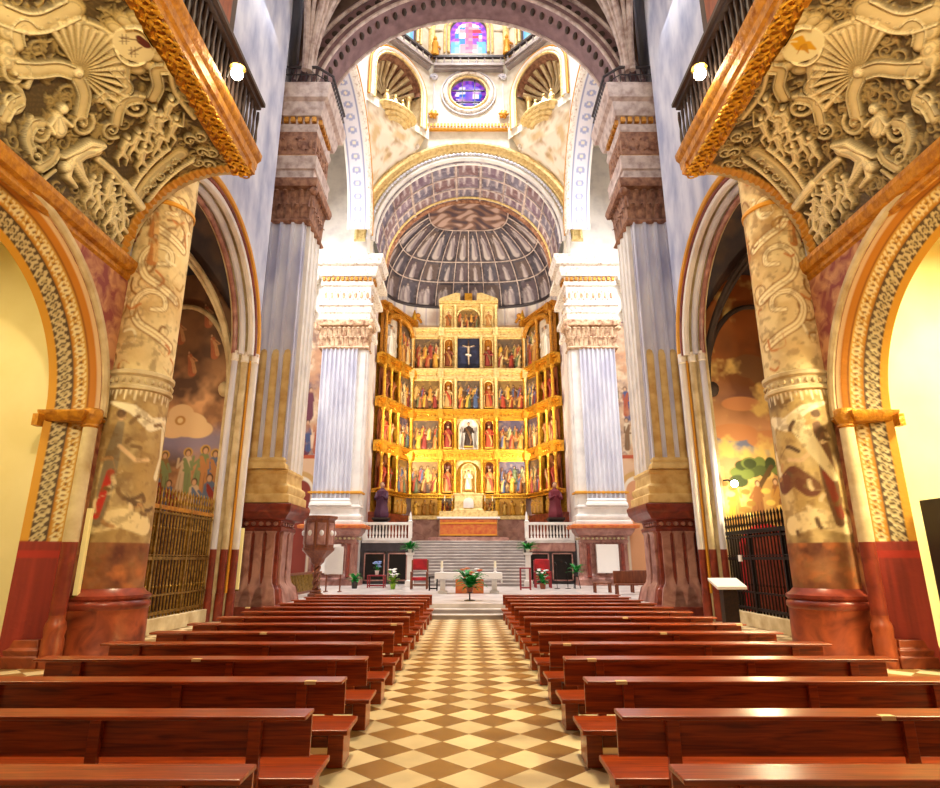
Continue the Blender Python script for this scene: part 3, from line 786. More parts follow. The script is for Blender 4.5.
# ------------------------------------------------------------------ chapel bay with grille
def chapel_bay(s):
    L = s < 0; sd = 'left' if L else 'right'
    c, r, zs = 17.1, 4.4, 9.5
    w = MB(); wall_arch(w, lambda u, z: (W, u, z), 12.9, 21.62, 0, 34, c, r, zs)
    w.add([(8.7, 21.62, 0), (8.7, 25, 0), (8.7, 25, 34), (8.7, 21.62, 34)], [(0, 1, 2, 3)]); w.add([(8.2, 21.62, 0), (8.7, 21.62, 0), (8.7, 21.62, 34), (8.2, 21.62, 34)], [(0, 1, 2, 3)])
    struct(w.build('wall_' + sd, 'bluewall', side=s, smooth=0))
    # lower flank between arch and pier is warm stone
    struct(MB().box(8.62, 8.75, 21.7, 22.7, 0, 9.4).build(trim(), 'creamstone', side=s))
    # soffit bands
    def orders(mb, X, rr, t): arch_sweep(mb, 'x', X, c, rr, zs, [(t*cos(2*pi*k/8), t*sin(2*pi*k/8)) for k in range(8)], n=56)
    for X, rr, t, mt in ((8.16, 4.42, .11, 'goldtrim'), (8.2, 4.24, .07, 'redmarble'), (8.32, 4.14, .13, 'white'), (8.62, 4.02, .12, 'bluewhite'), (8.85, 3.9, .1, 'pinkmarble')):
        m = MB(); orders(m, X, rr, t); struct(m.build(trim(), mt, side=s))
    m = MB(); A = arch_pts(c, 4.4, zs, 56); B = arch_pts(c, 3.9, zs, 56)
    for k in range(56): m.add([(8.2, *A[k]), (8.2, *A[k+1]), (9.0, *B[k+1]), (9.0, *B[k])], [(0, 1, 2, 3)])
    for y in (1, -1): m.add([(8.2, c+y*4.4, 0), (8.2, c+y*4.4, zs), (9, c+y*3.9, zs), (9, c+y*3.9, 0)], [(0, 1, 2, 3)])
    struct(m.build(trim(), 'creamstone', side=s, smooth=0))
    where = 'beside the gilded grille' if L else 'beside the black grille'
    for nm, X, Y, rad, mt in (('outer', 8.2, 21.45, .13, 'white'), ('middle', 8.5, 21.25, .13, 'creamstone'), ('inner', 8.8, 21.05, .11, 'bluewhite')):
        t = thing('colonnette', '%s slender jamb colonnette of the chapel arch %s' % (nm, where), 'column', (s*X, Y, 0))
        MB().lathe([(rad*1.15, 0), (rad*1.15, .6), (rad*1.1, .75), (rad*1.1, .9)], (X, Y), 14).build('base', 'redmarble', t, s)
        MB().lathe([(rad, .9), (rad, 2.35)], (X, Y), 14).build('lower_shaft', 'redmarble', t, s)
        MB().lathe([(rad, 2.35), (rad, 9.2)], (X, Y), 14).build('shaft', mt, t, s)
        MB().lathe([(rad, 9.2), (rad*1.3, 9.25), (rad*1.1, 9.3), (rad*1.15, 9.5), (rad*1.15, 9.6)], (X, Y), 14).build('capital', 'ornate', t, s)
    m = MB().tube([(8.33, 21.34, .9), (8.33, 21.34, 9.3)], .05, 6); struct(m.build(trim(), 'goldtrim', side=s))
    # chapel interior: frescoed far wall, back wall, dark vault
    fresco_chapel(s)
    m = MB()
    m.add([(13.2, 12.9, 0), (13.2, 21.8, 0), (13.2, 21.8, 16), (13.2, 12.9, 16)], [(0, 1, 2, 3)])
    m.add([(9, 13.25, 0), (13.2, 13.25, 0), (13.2, 13.25, 16), (9, 13.25, 16)], [(0, 1, 2, 3)])
    struct(m.build('wall_chapel_' + sd, 'pinkfresco', side=s, smooth=0))
    def vf(U, V):
        x = 9+4.2*U; y = 13.2+8.5*V; hx = np.sin(pi*np.clip(U, 0, 1))**.6; hy = np.sin(pi*V)**.6
        return x, y, 10.2+3.2*np.maximum(hx*.9, hy)
    cv = Canvas(4.2, 8.7, 40, 60, '#3a3034', seed=5); cv.mottle(1.2, '#5a4638'); cv.mottle(.7, '#2a2530')
    struct(grid_obj('ceiling_chapel_' + sd, vf, 40, 60, cv.c, 'painted', side=s))
    m = MB()
    for (xa, ya, xb, yb) in ((9.1, 21.5, 11.1, 17.2), (13.1, 21.5, 11.1, 17.2)):
        for dz, rd in ((0, .14), (-.22, .07)):
            m.tube([(xa+(xb-xa)*(1-cos(pi/2*k/16)), ya+(yb-ya)*(1-cos(pi/2*k/16)), 8.3+dz+4.9*sin(pi/2*k/16)) for k in range(17)], rd, 8)
    m.tube([(11.1-2.0*cos(pi*k/24), 21.45, 8.3+3.3*sin(pi*k/24)) for k in range(25)], .1, 8)
    m.ball((9.2, 21.4, 8.2), (.25, .25, .3)); m.ball((13, 21.4, 8.2), (.25, .25, .3))
    struct(m.build(trim(), 'dark' if not L else 'creamstone', side=s))
    # plinth and grille
    struct(MB().box(8.75, 9.05, 12.9, 21.6, 0, .42).build(trim(), 'creamstone', side=s, bevel=.02))
    mt = 'brass' if L else 'iron'
    g = thing('grille', 'gilded metal chapel grille with spiked top' if L else 'black iron chapel grille with spiked top', 'gate', (s*8.9, 17.2, .42))
    y = 13.3; k = 0; n = 38; sp = (20.85-13.3)/n
    for k in range(n+1):
        yy = 13.3+sp*k
        dz = 0 if L else -.62
        m = MB().tube([(8.9, yy, .42), (8.9, yy, 3.95+dz)], .026, 6)
        m.lathe([(.0, 4.1+dz), (.045, 3.95+dz), (.02, 3.82+dz), (.05, 3.7+dz), (.026, 3.6+dz)][::-1], (8.9, yy), 6)
        for z in (1.25, 2.9): m.ball((8.9, yy, z), (.04, .04, .06), 6, 5)
        m.build('bar', mt, g, s)
    for z, h in ((.5, .08), (1.0, .05), (2.0, .09), (2.12, .03), (3.3+dz, .06), (3.42+dz, .12)):
        MB().box(8.85, 8.95, 13.2, 20.88, z, z+h).build('rail', mt if z < 3.4 or not L else 'ochre', g, s)
    for yy in (15.2, 17.2, 19.2):
        MB().box(8.84, 8.96, yy-.05, yy+.05, .42, 3.55+dz).build('post', mt, g, s)
    if not L:
        for yy in (16.4, 19.9): MB().box(8.8, 8.86, yy-.09, yy+.09, 1.95, 2.15).build('lock_plate', 'paper', g, s)
    # tube lights standing on the walls
    lab = 'by the painted column and colonnette' if L else None
    if L:
        for nm, X, Y, z0, z1 in (('slim pale tube light leaning on the frescoed column base', 8.02, 12.72, 1.3, 3.05), ('slim pale tube light on the pier pedestal by the gilded grille', 8.1, 21.72, 1.0, 3.1)):
            t = thing('tube_light', nm, 'lamp', (s*X, Y, z0))
            MB().box(X-.05, X+.05, Y-.05, Y+.05, z0, z1).build('tube', 'tube', t, s, bevel=.01)
            MB().box(X-.06, X+.06, Y-.06, Y+.06, z0-.05, z0).build('socket', 'brass', t, s)

def fresco_chapel(s):
    L = s < 0
    Wd, Hd = 4.3, 13.5; cv = Canvas(Wd, Hd, 150, 380, '#b98a5e', seed=41 if L else 43)
    Y = cv.Y/Hd; ZT = 4.1 if L else 3.3
    if L:
        cv.mix(np.clip((.3-Y)/.06, 0, 1), '#6e4a30'); cv.mottle(1.6, '#d8a878'); cv.mottle(.8, '#8f6848', .5, .7)
        cv.mix(np.clip((Y-.55)/.15, 0, 1)*.85, '#7a5a40'); cv.mottle(1.2, '#5f4636', .52, .7)
        cv.mix(np.clip(.06-np.abs(Y-.44)+.03*(cv.fbm(1)-.5), 0, .05)*18, '#8a84a4')
        for x, y, a, b in ((1.6, 6.6, .75, .5), (2.1, 6.5, .6, .45), (1.2, 6.4, .6, .35), (1.9, 7.0, .5, .4)): cv.ell(x, y, a, b, '#e2c495')
        cv.ell(1.9, 6.75, .22, .2, '#b98a4a'); cv.ell(1.9, 6.75, .12, .12, '#e8d2a0')
        for x, y in ((.9, 9.3), (2.3, 9.9), (1.7, 8.6), (3.2, 9.2), (1.3, 10.6)): cv.figure(x, y, 1.0, '#b06a48', '#c99a6a', lean=.2)
        crowd(cv, .2, 4.2, 3.9, 1.9, 7, halo='#c9a050', pal=['#7a8a5a', '#a83224', '#c9b496', '#8a6a3c', '#5c6c90', '#b8804a'])
        crowd(cv, .0, 4.3, 2.9, 2.0, 6, pal=['#8a2a20', '#5a6a8a', '#b9a070', '#6a4a30', '#c8b090'])
        cv.stroke([(3.2, 4.2), (3.9, 5.6), (4.0, 6.4)], .14, '#4a3828')
    else:
        cv.mix(np.clip((Y-.5)/.2, 0, 1), '#a8642c'); cv.mottle(2.0, '#7a4a22', .5, .75)
        st = np.sin(cv.Y*3.2+2*cv.fbm(1.6)+.35*cv.X)
        bnd = np.exp(-((Y-.42)/.1)**2)
        cv.mix(bnd*np.clip(st*1.6, 0, 1), '#6f7796'); cv.mix(bnd*np.clip(-st*1.6, 0, 1), '#d39a6c')
        for x, y, a, b in ((1.0, 6.3, .9, .35), (2.4, 6.0, 1.0, .4), (1.4, 7.4, .8, .3), (2.6, 8.6, .8, .6), (1.9, 8.9, .7, .5)): cv.ell(x, y, a, b, '#c98a58' if y < 8 else '#7f5a34')
        cv.mix(np.clip((.36-Y)/.03, 0, 1)*.9, '#b08a4c'); cv.mix(np.clip((.26-Y)/.05, 0, 1), '#a8823c'); cv.mottle(.8, '#e0c070', .55, .7)
        rng = cv.rng
        for k in range(26):
            x, y = 1.9+rng.normal(0, .75), 5.0+rng.normal(0, .32); cv.ell(x, y, rng.uniform(.2, .4), rng.uniform(.12, .25), ['#4e5a2c', '#6c7a3a', '#39431f'][k % 3])
        cv.stroke([(1.5, 3.4), (1.7, 4.3), (2.2, 5.0)], .1, '#5a4020')
        crowd(cv, .4, 4.2, 3.0, 1.6, 5, pal=['#8a5a30', '#c9962f', '#6a3a24', '#b0803c', '#d9c48a'])
        for k in range(40): cv.ell(rng.uniform(0, 4.3), rng.uniform(2.4, 4.4), .2, .12, ['#d9b45a', '#b58a38', '#8a6a2c', '#e9cf80'][k % 4])
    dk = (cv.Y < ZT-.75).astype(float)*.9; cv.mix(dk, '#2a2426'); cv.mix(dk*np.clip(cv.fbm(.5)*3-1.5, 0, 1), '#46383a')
    def fn(U, V): return 8.95+U*Wd, 21.65+0*U, .3+V*Hd
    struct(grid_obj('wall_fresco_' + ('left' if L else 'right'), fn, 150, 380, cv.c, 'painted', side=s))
    if not L:
        # red niche altar seen through the black bars
        t = thing('niche_altar', 'dark red round-topped niche behind the black grille', 'altar', (s*10.4, 21.2, .3))
        MB().prism_y([(9.6, .3)]+[(10.4-.85*cos(pi*k/16), 2.2+.9*sin(pi*k/16)) for k in range(17)]+[(11.2, .3)], 21.25, 21.6).build('niche_back', 'redmarble', t, s)
        m = MB(); arch_sweep(m, 'y', 21.25, 10.4, .85, 2.2, rect(0, .16, 0, .12), leg=.3); m.build('frame', 'redcloth', t, s)
        l = thing('wall_spotlight', 'glaring small spotlight on the frescoed wall behind the black grille', 'lamp', (s*9.2, 20.6, 4.6))
        MB().ball((9.25, 20.6, 4.55), .12, 12, 8).build('bulb', 'lamp', l, s); MB().tube([(9.0, 20.9, 4.7), (9.12, 20.75, 4.7), (9.2, 20.65, 4.6)], .03).build('arm', 'iron', l, s)

for s in (-1, 1): side_bay(s)
# ================================================================== piers of the crossing
def pier(s, name, label, x0, x1, y0, y1, fx0, fx1, nf, mt_body, mt_fl, cab=None, px=.35, pedmat='redmarble', corner='i'):
    t = thing(name, label, 'pillar', (s*(x0+x1)/2, (y0+y1)/2, .0))
    zf = 0 if y0 < 30 else .45
    ped = [(zf, .5), (zf+.35, .5), (zf+.42, .4), (.95, .28), (1.1, .12), (1.35, .06), (3.0, .04), (3.05, .12), (3.2, .14), (3.25, .06), (3.45, .1), (3.5, .32), (3.62, .4), (3.75, .52), (3.95, .56), (4.05, .56), (4.1, .3)]
    MB().moulded(x0+.1, x1-.1, y0+.1, y1-.1, [(z, o*px/.35) for z, o in ped]).build('pedestal', pedmat, t, s, bevel=.015)
    m = MB(); n = 3 if x1-x0 < 2 else 4
    for k in range(n):                                  # standing strips on the pedestal face
        xa = x0+.1+(x1-x0-.2)*(k+.16)/n; xb = x0+.1+(x1-x0-.2)*(k+.84)/n
        m.moulded(xa, xb, y0-.06, y0+.2, [(zf+.3, .34), (zf+.45, .3), (.95, .2), (1.15, .04), (1.4, 0), (2.95, 0), (3.05, .06)])
    for k in range(2):
        ya = y0+.15+(y1-y0-.3)*(k+.14)/2; yb = y0+.15+(y1-y0-.3)*(k+.86)/2
        m.moulded(x0-.04, x0+.2, ya, yb, [(zf+.3, .32), (zf+.45, .28), (.95, .18), (1.15, .04), (1.4, 0), (2.95, 0), (3.05, .06)])
    m.build('pedestal_strip', 'pinkmarble' if y0 < 30 else pedmat, t, s, bevel=.02)
    m = MB(); L = x1-x0
    for k in range(int(L/.28)): m.ball((x0+.2+.28*k, y0+.0, 3.33), (.1, .06, .08), 6, 5)
    for k in range(5): m.ball((x0, y0+.3+.3*k, 3.33), (.06, .1, .08), 6, 5)
    m.build('frieze_ornament', 'creamstone' if y0 > 30 else 'pinkmarble', t, s)
    MB().moulded(x0, x1, y0, y1, [(4.1, .3), (4.4, .3), (4.46, .2), (4.62, .26), (4.75, .24), (4.85, .12), (5.2, .1), (5.3, .16), (5.4, .14), (5.5, 0)]).build('base', 'warmstone' if y0 < 30 else mt_body, t, s, bevel=.01)
    MB().box(x0, x1, y0, y1, 5.4, 18.4).build('core', mt_body, t, s, smooth=0)
    P = [(fx0, y0+.05)]+[(a, y0-.2+d) for a, d in flute_line(fx0, fx1, nf, .14)]+[(fx1, y0+.05)]
    MB().prism(P, 5.4, 16.3).build('fluted_pilaster', mt_fl, t, s, smooth=30)
    iy0, iy1 = y0+.12, y1-.12; ni = 3
    P = [(x0-.16+d, a) for a, d in flute_line(iy0, iy1, ni, .1)][::-1]
    P = P+[(x0+.05, iy0), (x0+.05, iy1)]
    MB().prism(P, 5.4, 16.3).build('fluted_pilaster', 'white', t, s, smooth=30)  # on the nave-end piers whiter than the front, painting in the light's difference
    MB().moulded(fx0, fx1, y0-.2, y0, [(5.4, .14), (5.55, .12), (5.65, .04), (5.75, .06), (5.85, 0)]).build('pilaster_foot', 'warmstone' if y0 < 30 else mt_body, t, s)
    if cab:                                             # gilded rods filling the lower flutes
        w = (fx1-fx0)/nf
        for k in range(nf): MB().lathe([(w*.41, 5.6), (w*.41, 10.1), (w*.3, 10.3), (.0, 10.4)], (fx0+w*(k+.5), y0-.05), 14, sy=.55).build('gilded_rod', 'warmstone', t, s)
    m = MB().moulded(x0, x1, y0, y1, [(16.2, .18), (16.28, .26), (16.36, .22), (16.45, .14), (17.8, .22), (17.9, .42), (18.15, .48), (18.3, .46)])
    m.build('capital_bell', 'brownstone' if y0 < 30 else 'carved', t, s)
    m = MB(); leafy(m, x0-.12, x1+.12, y0-.18, y1, 16.4, 17.95, .3, 'fi', .2)
    for xx in (x0-.3, x1+.3): m.ball((xx, y0-.3, 17.7), (.2, .2, .2), 8, 6)
    m.build('capital_leaves', 'brownstone' if y0 < 30 else 'carved', t, s)
    return t
def entablature(parent, s, x0, x1, y0, y1, faces, mt='ornate', k=1., fr='white'):
    MB().moulded(x0, x1, y0, y1, [(18.3, .2), (18.85, .2), (18.9, .28), (19.35, .28), (19.42, .42*k), (19.55, .42*k), (19.6, .18)]).build('architrave' if parent else trim(), mt, parent, s)
    MB().moulded(x0, x1, y0, y1, [(19.6, .18), (20.9, .2)]).build('frieze' if parent else trim(), fr, parent, s)
    m = MB(); rng = random.Random(3)
    for fc in faces:
        Lg = (x1-x0+.36) if fc == 'f' else (y1-y0)
        n = max(2, int(Lg/.42))
        for i in range(n):
            tt = Lg*(i+.5)/n
            c = (x0-.18+tt, y0-.2, 20.25) if fc == 'f' else (x0-.2, y0+tt, 20.25)
            m.ball(c, (.12, .07, .26) if fc == 'f' else (.07, .12, .26), 7, 5)
            for q in (-1, 1):
                d = .17*q; c2 = (c[0]+d, c[1], c[2]+.28*((i % 2)*2-1)) if fc == 'f' else (c[0], c[1]+d, c[2]+.28*((i % 2)*2-1)); m.ball(c2, .06, 6, 5)
    m.build('frieze_ornament' if parent else trim(), 'carved' if fr == 'white' else 'brownstone', parent, s)
    MB().moulded(x0, x1, y0, y1, [(20.9, .2), (21.0, .34*k), (21.25, .36*k), (21.3, .3*k), (21.6, .3*k), (21.65, .5*k), (21.9, .62*k), (22.3, .7*k), (22.4, .95*k), (22.75, 1.0*k), (22.85, 1.08*k), (23.1, 1.1*k), (23.15, .9*k)]).build('cornice' if parent else trim(), mt, parent, s)
    if k < 1:
        for fc in faces:
            Lg = (x1-x0+.6*k) if fc == 'f' else (y1-y0+.3*k)
            for i in range(int(Lg/.32)):
                t = .32*(i+.5)
                (MB().box(x0-.3*k+t-.1, x0-.3*k+t+.1, y0-.3*k-.16, y0-.3*k, 21.32, 21.58) if fc == 'f' else MB().box(x0-.3*k-.16, x0-.3*k, y0-.3*k+t-.1, y0-.3*k+t+.1, 21.32, 21.58)).build('dentil', 'ochre', parent, s)
    else:
        m = MB(); dentils(m, x0-.3*k, x1+.3*k, y0-.3*k, y1, 21.32, 21.58, .32, .16, faces); m.build('dentils' if parent else trim(), 'ochre', parent, s)
    MB().moulded(x0, x1, y0, y1, [(19.56, .2), (19.6, .26), (19.66, .2)]).build('gilded_line' if parent else trim(), 'goldtrim', parent, s)
    if not parent:
        for o in COL.objects:
            if o.type == 'MESH' and not o.parent and o.name.startswith('trim') and 'kind' not in o: o['kind'] = 'structure'

for s in (-1, 1):
    L = s < 0
    p = pier(s, 'crossing_pier', 'tall nave-end pier with gilded rods in its flutes, %s' % ('next to the pulpit' if L else 'next to the small lectern'),
             7.15, 8.7, 23.0, 24.9, 7.2, 8.66, 3, 'lavender', 'lavender', 'gold')
    entablature(p, s, 7.15, 8.7, 23.0, 24.9, 'fi', 'vaultrib', .75, 'brownstone')
    # iron railing on the ledge of the entablature
    m = MB(); a = [(8.9, 22.25, 24.0), (7.0, 22.25, 24.0), (6.4, 22.8, 24.0), (6.4, 25.4, 24.0)]
    for dz, r in ((0, .07), (-.42, .03)): m.tube([(x, y, z+dz) for x, y, z in a], r, 6)
    for (x0, y0, _), (x1, y1, _) in zip(a[:-1], a[1:]):
        n = int(hypot(x1-x0, y1-y0)/.22)
        for k in range(n): m.tube([(x0+(x1-x0)*k/n, y0+(y1-y0)*k/n, 23.1), (x0+(x1-x0)*k/n, y0+(y1-y0)*k/n, 24.0)], .022, 5)
    m.build('railing', 'darkpanel', p, s)
    b = pier(s, 'apse_pier', 'white fluted pier flanking the altarpiece, %s' % ('beyond the pulpit' if L else 'beyond the wooden benches'),
             7.2, 10.25, 39.0, 39.8, 7.75, 10.2, 8, 'white', 'bluewhite', None, .3, 'pinkmarble')
    # coloured marble pedestal front: pale panel between red strips
    MB().box(8.1, 9.5, 38.62, 38.9, 1.2, 2.95).build('pedestal_panel', 'paper', b, s, bevel=.02)
    for xx in (7.6, 9.75): MB().lathe([(.16, .95), (.13, 1.05), (.12, 2.9), (.17, 3.0)], (xx, 38.62), 12).build('pedestal_column', 'redmarble', b, s)
    MB().moulded(7.2, 10.25, 39.0, 39.8, [(3.95, .62), (4.12, .66), (4.2, .5)]).build('pedestal_cornice', 'orange', b, s)
    MB().moulded(7.2, 10.25, 39, 39.8, [(6.15, .03), (6.2, .24), (6.3, .24), (6.36, .03)]).build('gilded_band', 'goldtrim', b, s)
    entablature(b, s, 7.2, 10.25, 39.0, 39.8, 'fi')
    entablature(None, s, 11.5, 15.4, 39.75, 41, 'f')
    # ---- transept walls
    nu, nv = 120, 300
    cv = Canvas(6.4, 18.2, nu, nv, '#c8a888', seed=51 if L else 52)
    cv.mottle(1.5, '#8f6f58'); cv.mottle(.7, '#6e5a66', .52, .7); cv.mottle(.6, '#e0c6a4', .55, .7)
    crowd(cv, .2, 5.8, 11.0, 2.6, 6); crowd(cv, .0, 6.2, 8.6, 2.4, 6)
    cv.mix(((cv.Y < 8.3)).astype(float), '#d9b48e'); cv.mottle(.9, '#c08a60', .5, .7, .7)
    for x in (1.7, 4.6):
        cv.stroke([(x, 0), (x, 4.8), (x, 6.2)], 1.15, '#c9a060'); cv.stroke([(x, 0), (x, 4.8), (x, 6.1)], .9, '#e8dcc4'); cv.stroke([(x, 0), (x, 4.8), (x, 6.0)], .75, '#8a3524' if L else '#d39a6c')
    cv.mix(((cv.Y > 8.2) & (cv.Y < 8.45)).astype(float), '#b5502a')
    struct(grid_obj('wall_transept_' + ('left' if L else 'right'), lambda U, V: (9.6+6.4*U, 39.85+0*U, .45+18.2*V), nu, nv, cv.c, 'painted', side=s))
    for q, z in (([(7.2, 39.95, 18), (16, 39.95, 18), (16, 39.95, 36), (7.2, 39.95, 36)], 0), ([(16, 24.9, 0), (16, 40, 0), (16, 40, 36), (16, 24.9, 36)], 0), ([(8.6, 24.95, 0), (16, 24.95, 0), (16, 24.95, 36), (8.6, 24.95, 36)], 0)):
        m = MB(); m.add(q, [(0, 1, 2, 3)]); struct(m.build('wall_transept_' + ('left' if L else 'right'), 'white', side=s, smooth=0))
    m = MB(); m.add([(8, 23.5, 33.6), (16, 23.5, 33.6), (16, 40, 33.6), (8, 40, 33.6)], [(0, 1, 2, 3)])
    struct(m.build('ceiling_transept_' + ('left' if L else 'right'), 'domewhite', side=s, smooth=0))
    # ---- transept arch, its wall and painted soffit
    r = 6.35
    w = MB(); wall_arch(w, lambda u, z: (7.25, u, z), 24.6, 39.0, 23.1, 41, CROSS_Y, r, 24.9)
    struct(w.build('wall_crossing_' + ('left' if L else 'right'), 'white', side=s, smooth=0))
    nu2, nv2 = 200, 26; cv = Canvas(20, 1.6, nu2, nv2, '#f0ebe2', seed=6)
    v = cv.Y/1.6; x = cv.X
    cv.mix(((np.abs(v-.5) < .34)).astype(float), '#e4e2e8'); cv.mix((np.abs(np.abs(v-.5)-.36) < .03).astype(float), '#9aa0bd')
    cv.mix((np.hypot(((x/.9) % 1-.5), (v-.5)*1.2) < .26).astype(float)*.8, '#8f9cc8'); cv.mix((np.hypot(((x/.9) % 1-.5), (v-.5)*1.2) < .12).astype(float), '#f2e6d0')
    def sf(U, V):
        a = pi*U; return 7.25+1.5*V, CROSS_Y-r*np.cos(a), 24.9+r*np.sin(a)
    struct(grid_obj(trim(), sf, nu2, nv2, cv.c, 'painted', side=s))
    m = MB(); arch_sweep(m, 'x', 7.22, CROSS_Y, r, 24.9, [(0, -.05), (0, .12), (.14, .16), (.2, .08), (.5, .08), (.56, .18), (.72, .18), (.8, -.05)], n=48)
    struct(m.build(trim(), 'ornate', side=s))
    m = MB(); arch_sweep(m, 'x', 7.2, CROSS_Y, r+.84, 24.9, [(.07*cos(k*pi/4), .14+.07*sin(k*pi/4)) for k in range(8)], n=48)
    struct(m.build(trim(), 'goldtrim', side=s))

# ================================================================== crossing: front arch, apse arch wall, pendentives, drum, dome
m = MB(); w = [(0, -.9), (0, .9), (.35, .98), (.4, .8), (.9, .8), (.95, 1.0), (1.15, 1.0), (1.3, .6), (1.3, -.9)]
arch_sweep(m, 'y', 23.9, 0, 7.45, 22.1, w, n=64, a0=.22, a1=pi-.22); struct(m.build(trim(), 'archstone', smooth=30))
for rr, y, t in ((7.45, 23.02, .09), (7.45, 24.75, .09), (7.78, 22.95, .08), (8.42, 22.92, .1)):
    m = MB(); m.tube([(-rr*cos(.22+(pi-.44)*k/64), y, 22.1+rr*sin(.22+(pi-.44)*k/64)) for k in range(65)], t, 8); struct(m.build(trim(), 'vaultrib'))
m = MB()
for k in range(5, 41):                                   # rosettes studding the arch soffit and face
    a = pi*k/45
    m.ball((-7.43*cos(a), 23.6, 22.1+7.43*sin(a)), (.13, .22, .13), 8, 6)
    m.ball((-8.08*cos(a), 23.08, 22.1+8.08*sin(a)), (.17, .06, .17), 8, 6)
struct(m.build(trim(), 'dark'))
m = MB(); wall_arch(m, lambda u, z: (u, 24.2, z), -8.6, 8.6, 22.1, 41, 0, 8.4, 22.1); struct(m.build('wall_crossing_front', 'vaultstone', smooth=0))
# apse arch
RA, ZA = 6.95, 24.75
m = MB(); wall_arch(m, lambda u, z: (u, 39.0, z), -7.4, 7.4, 23.1, 41, 0, RA+.1, ZA, 64, zb=23.1)
struct(m.build('wall_crossing_back', 'domewhite', smooth=0))
m = MB(); arch_sweep(m, 'y', 39.0, 0, RA, ZA, [(0, -.1), (0, .1), (.08, .16), (.2, .16), (.26, .1), (.26, -.1)], n=72); struct(m.build(trim(), 'white'))
m = MB()
for k in range(72):
    a = pi*(k+.5)/72; m.ball((-(RA+.5)*cos(a), 38.88, ZA+(RA+.5)*sin(a)), (.13, .08, .13), 6, 5)
    m.ball((-(RA+.5)*cos(a+.022), 38.88, ZA+(RA+.5)*sin(a+.022)), (.06, .06, .06), 5, 4)
struct(m.build(trim(), 'bluewhite'))
m = MB(); arch_sweep(m, 'y', 39.0, 0, RA+.7, ZA, [(0, -.1), (0, .14), (.1, .2), (.18, .1), (.5, .16), (.62, .3), (.78, .3), (.86, -.1)], n=72); struct(m.build(trim(), 'palegold'))
for z, hgt, mt in ((34.35, .14, 'goldtrim'), (34.5, .34, 'ornate'), (34.84, .1, 'goldtrim')):
    m = MB().box(-3.3, 3.3, 38.72, 39.05, z, z+hgt); struct(m.build(trim(), mt))
m = MB(); dentils(m, -3.3, 3.3, 38.74, 39, 34.55, 34.8, .26, .14, 'f'); struct(m.build(trim(), 'goldtrim'))
for s in (-1, 1):
    # white tablets and little gilded angels in the spandrels
    t = thing('tablet', 'white stone tablet in the spandrel %s the great apse arch' % ('left of' if s < 0 else 'right of'), 'tablet', (s*4.9, 38.8, 32.2))
    MB().box(4.1, 5.6, 38.72, 38.95, 32.4, 33.2).build('slab', 'white', t, s, bevel=.04)
    m = MB()
    for xx in (4.0, 5.7): m.ball((xx, 38.8, 32.8), (.22, .12, .3), 8, 6)
    m.build('scroll', 'ornate', t, s)
    def pen(U, V, s=s):
        z = 25+9.4*V; zz = z-25
        xe = np.clip(np.maximum(np.sqrt(np.clip(8.35**2-zz**2, 0, None)), 7.3-4.2*V), 0, 7.26)
        ye = np.clip(np.maximum(np.sqrt(np.clip(7.25**2-zz**2, 0, None)), 7.6-4.1*V), 0, 7.6)
        return xe+(7.26-xe)*U, 38.95+(CROSS_Y+ye-38.95)*U, z
    cv = Canvas(4, 9, 30, 60, '#efe6d2', seed=7); cv.mottle(.8, '#d9bf90', .5, .7); cv.mottle(.5, '#b9986c', .58, .75)
    struct(grid_obj(trim(), pen, 30, 60, cv.c, 'painted', side=s))

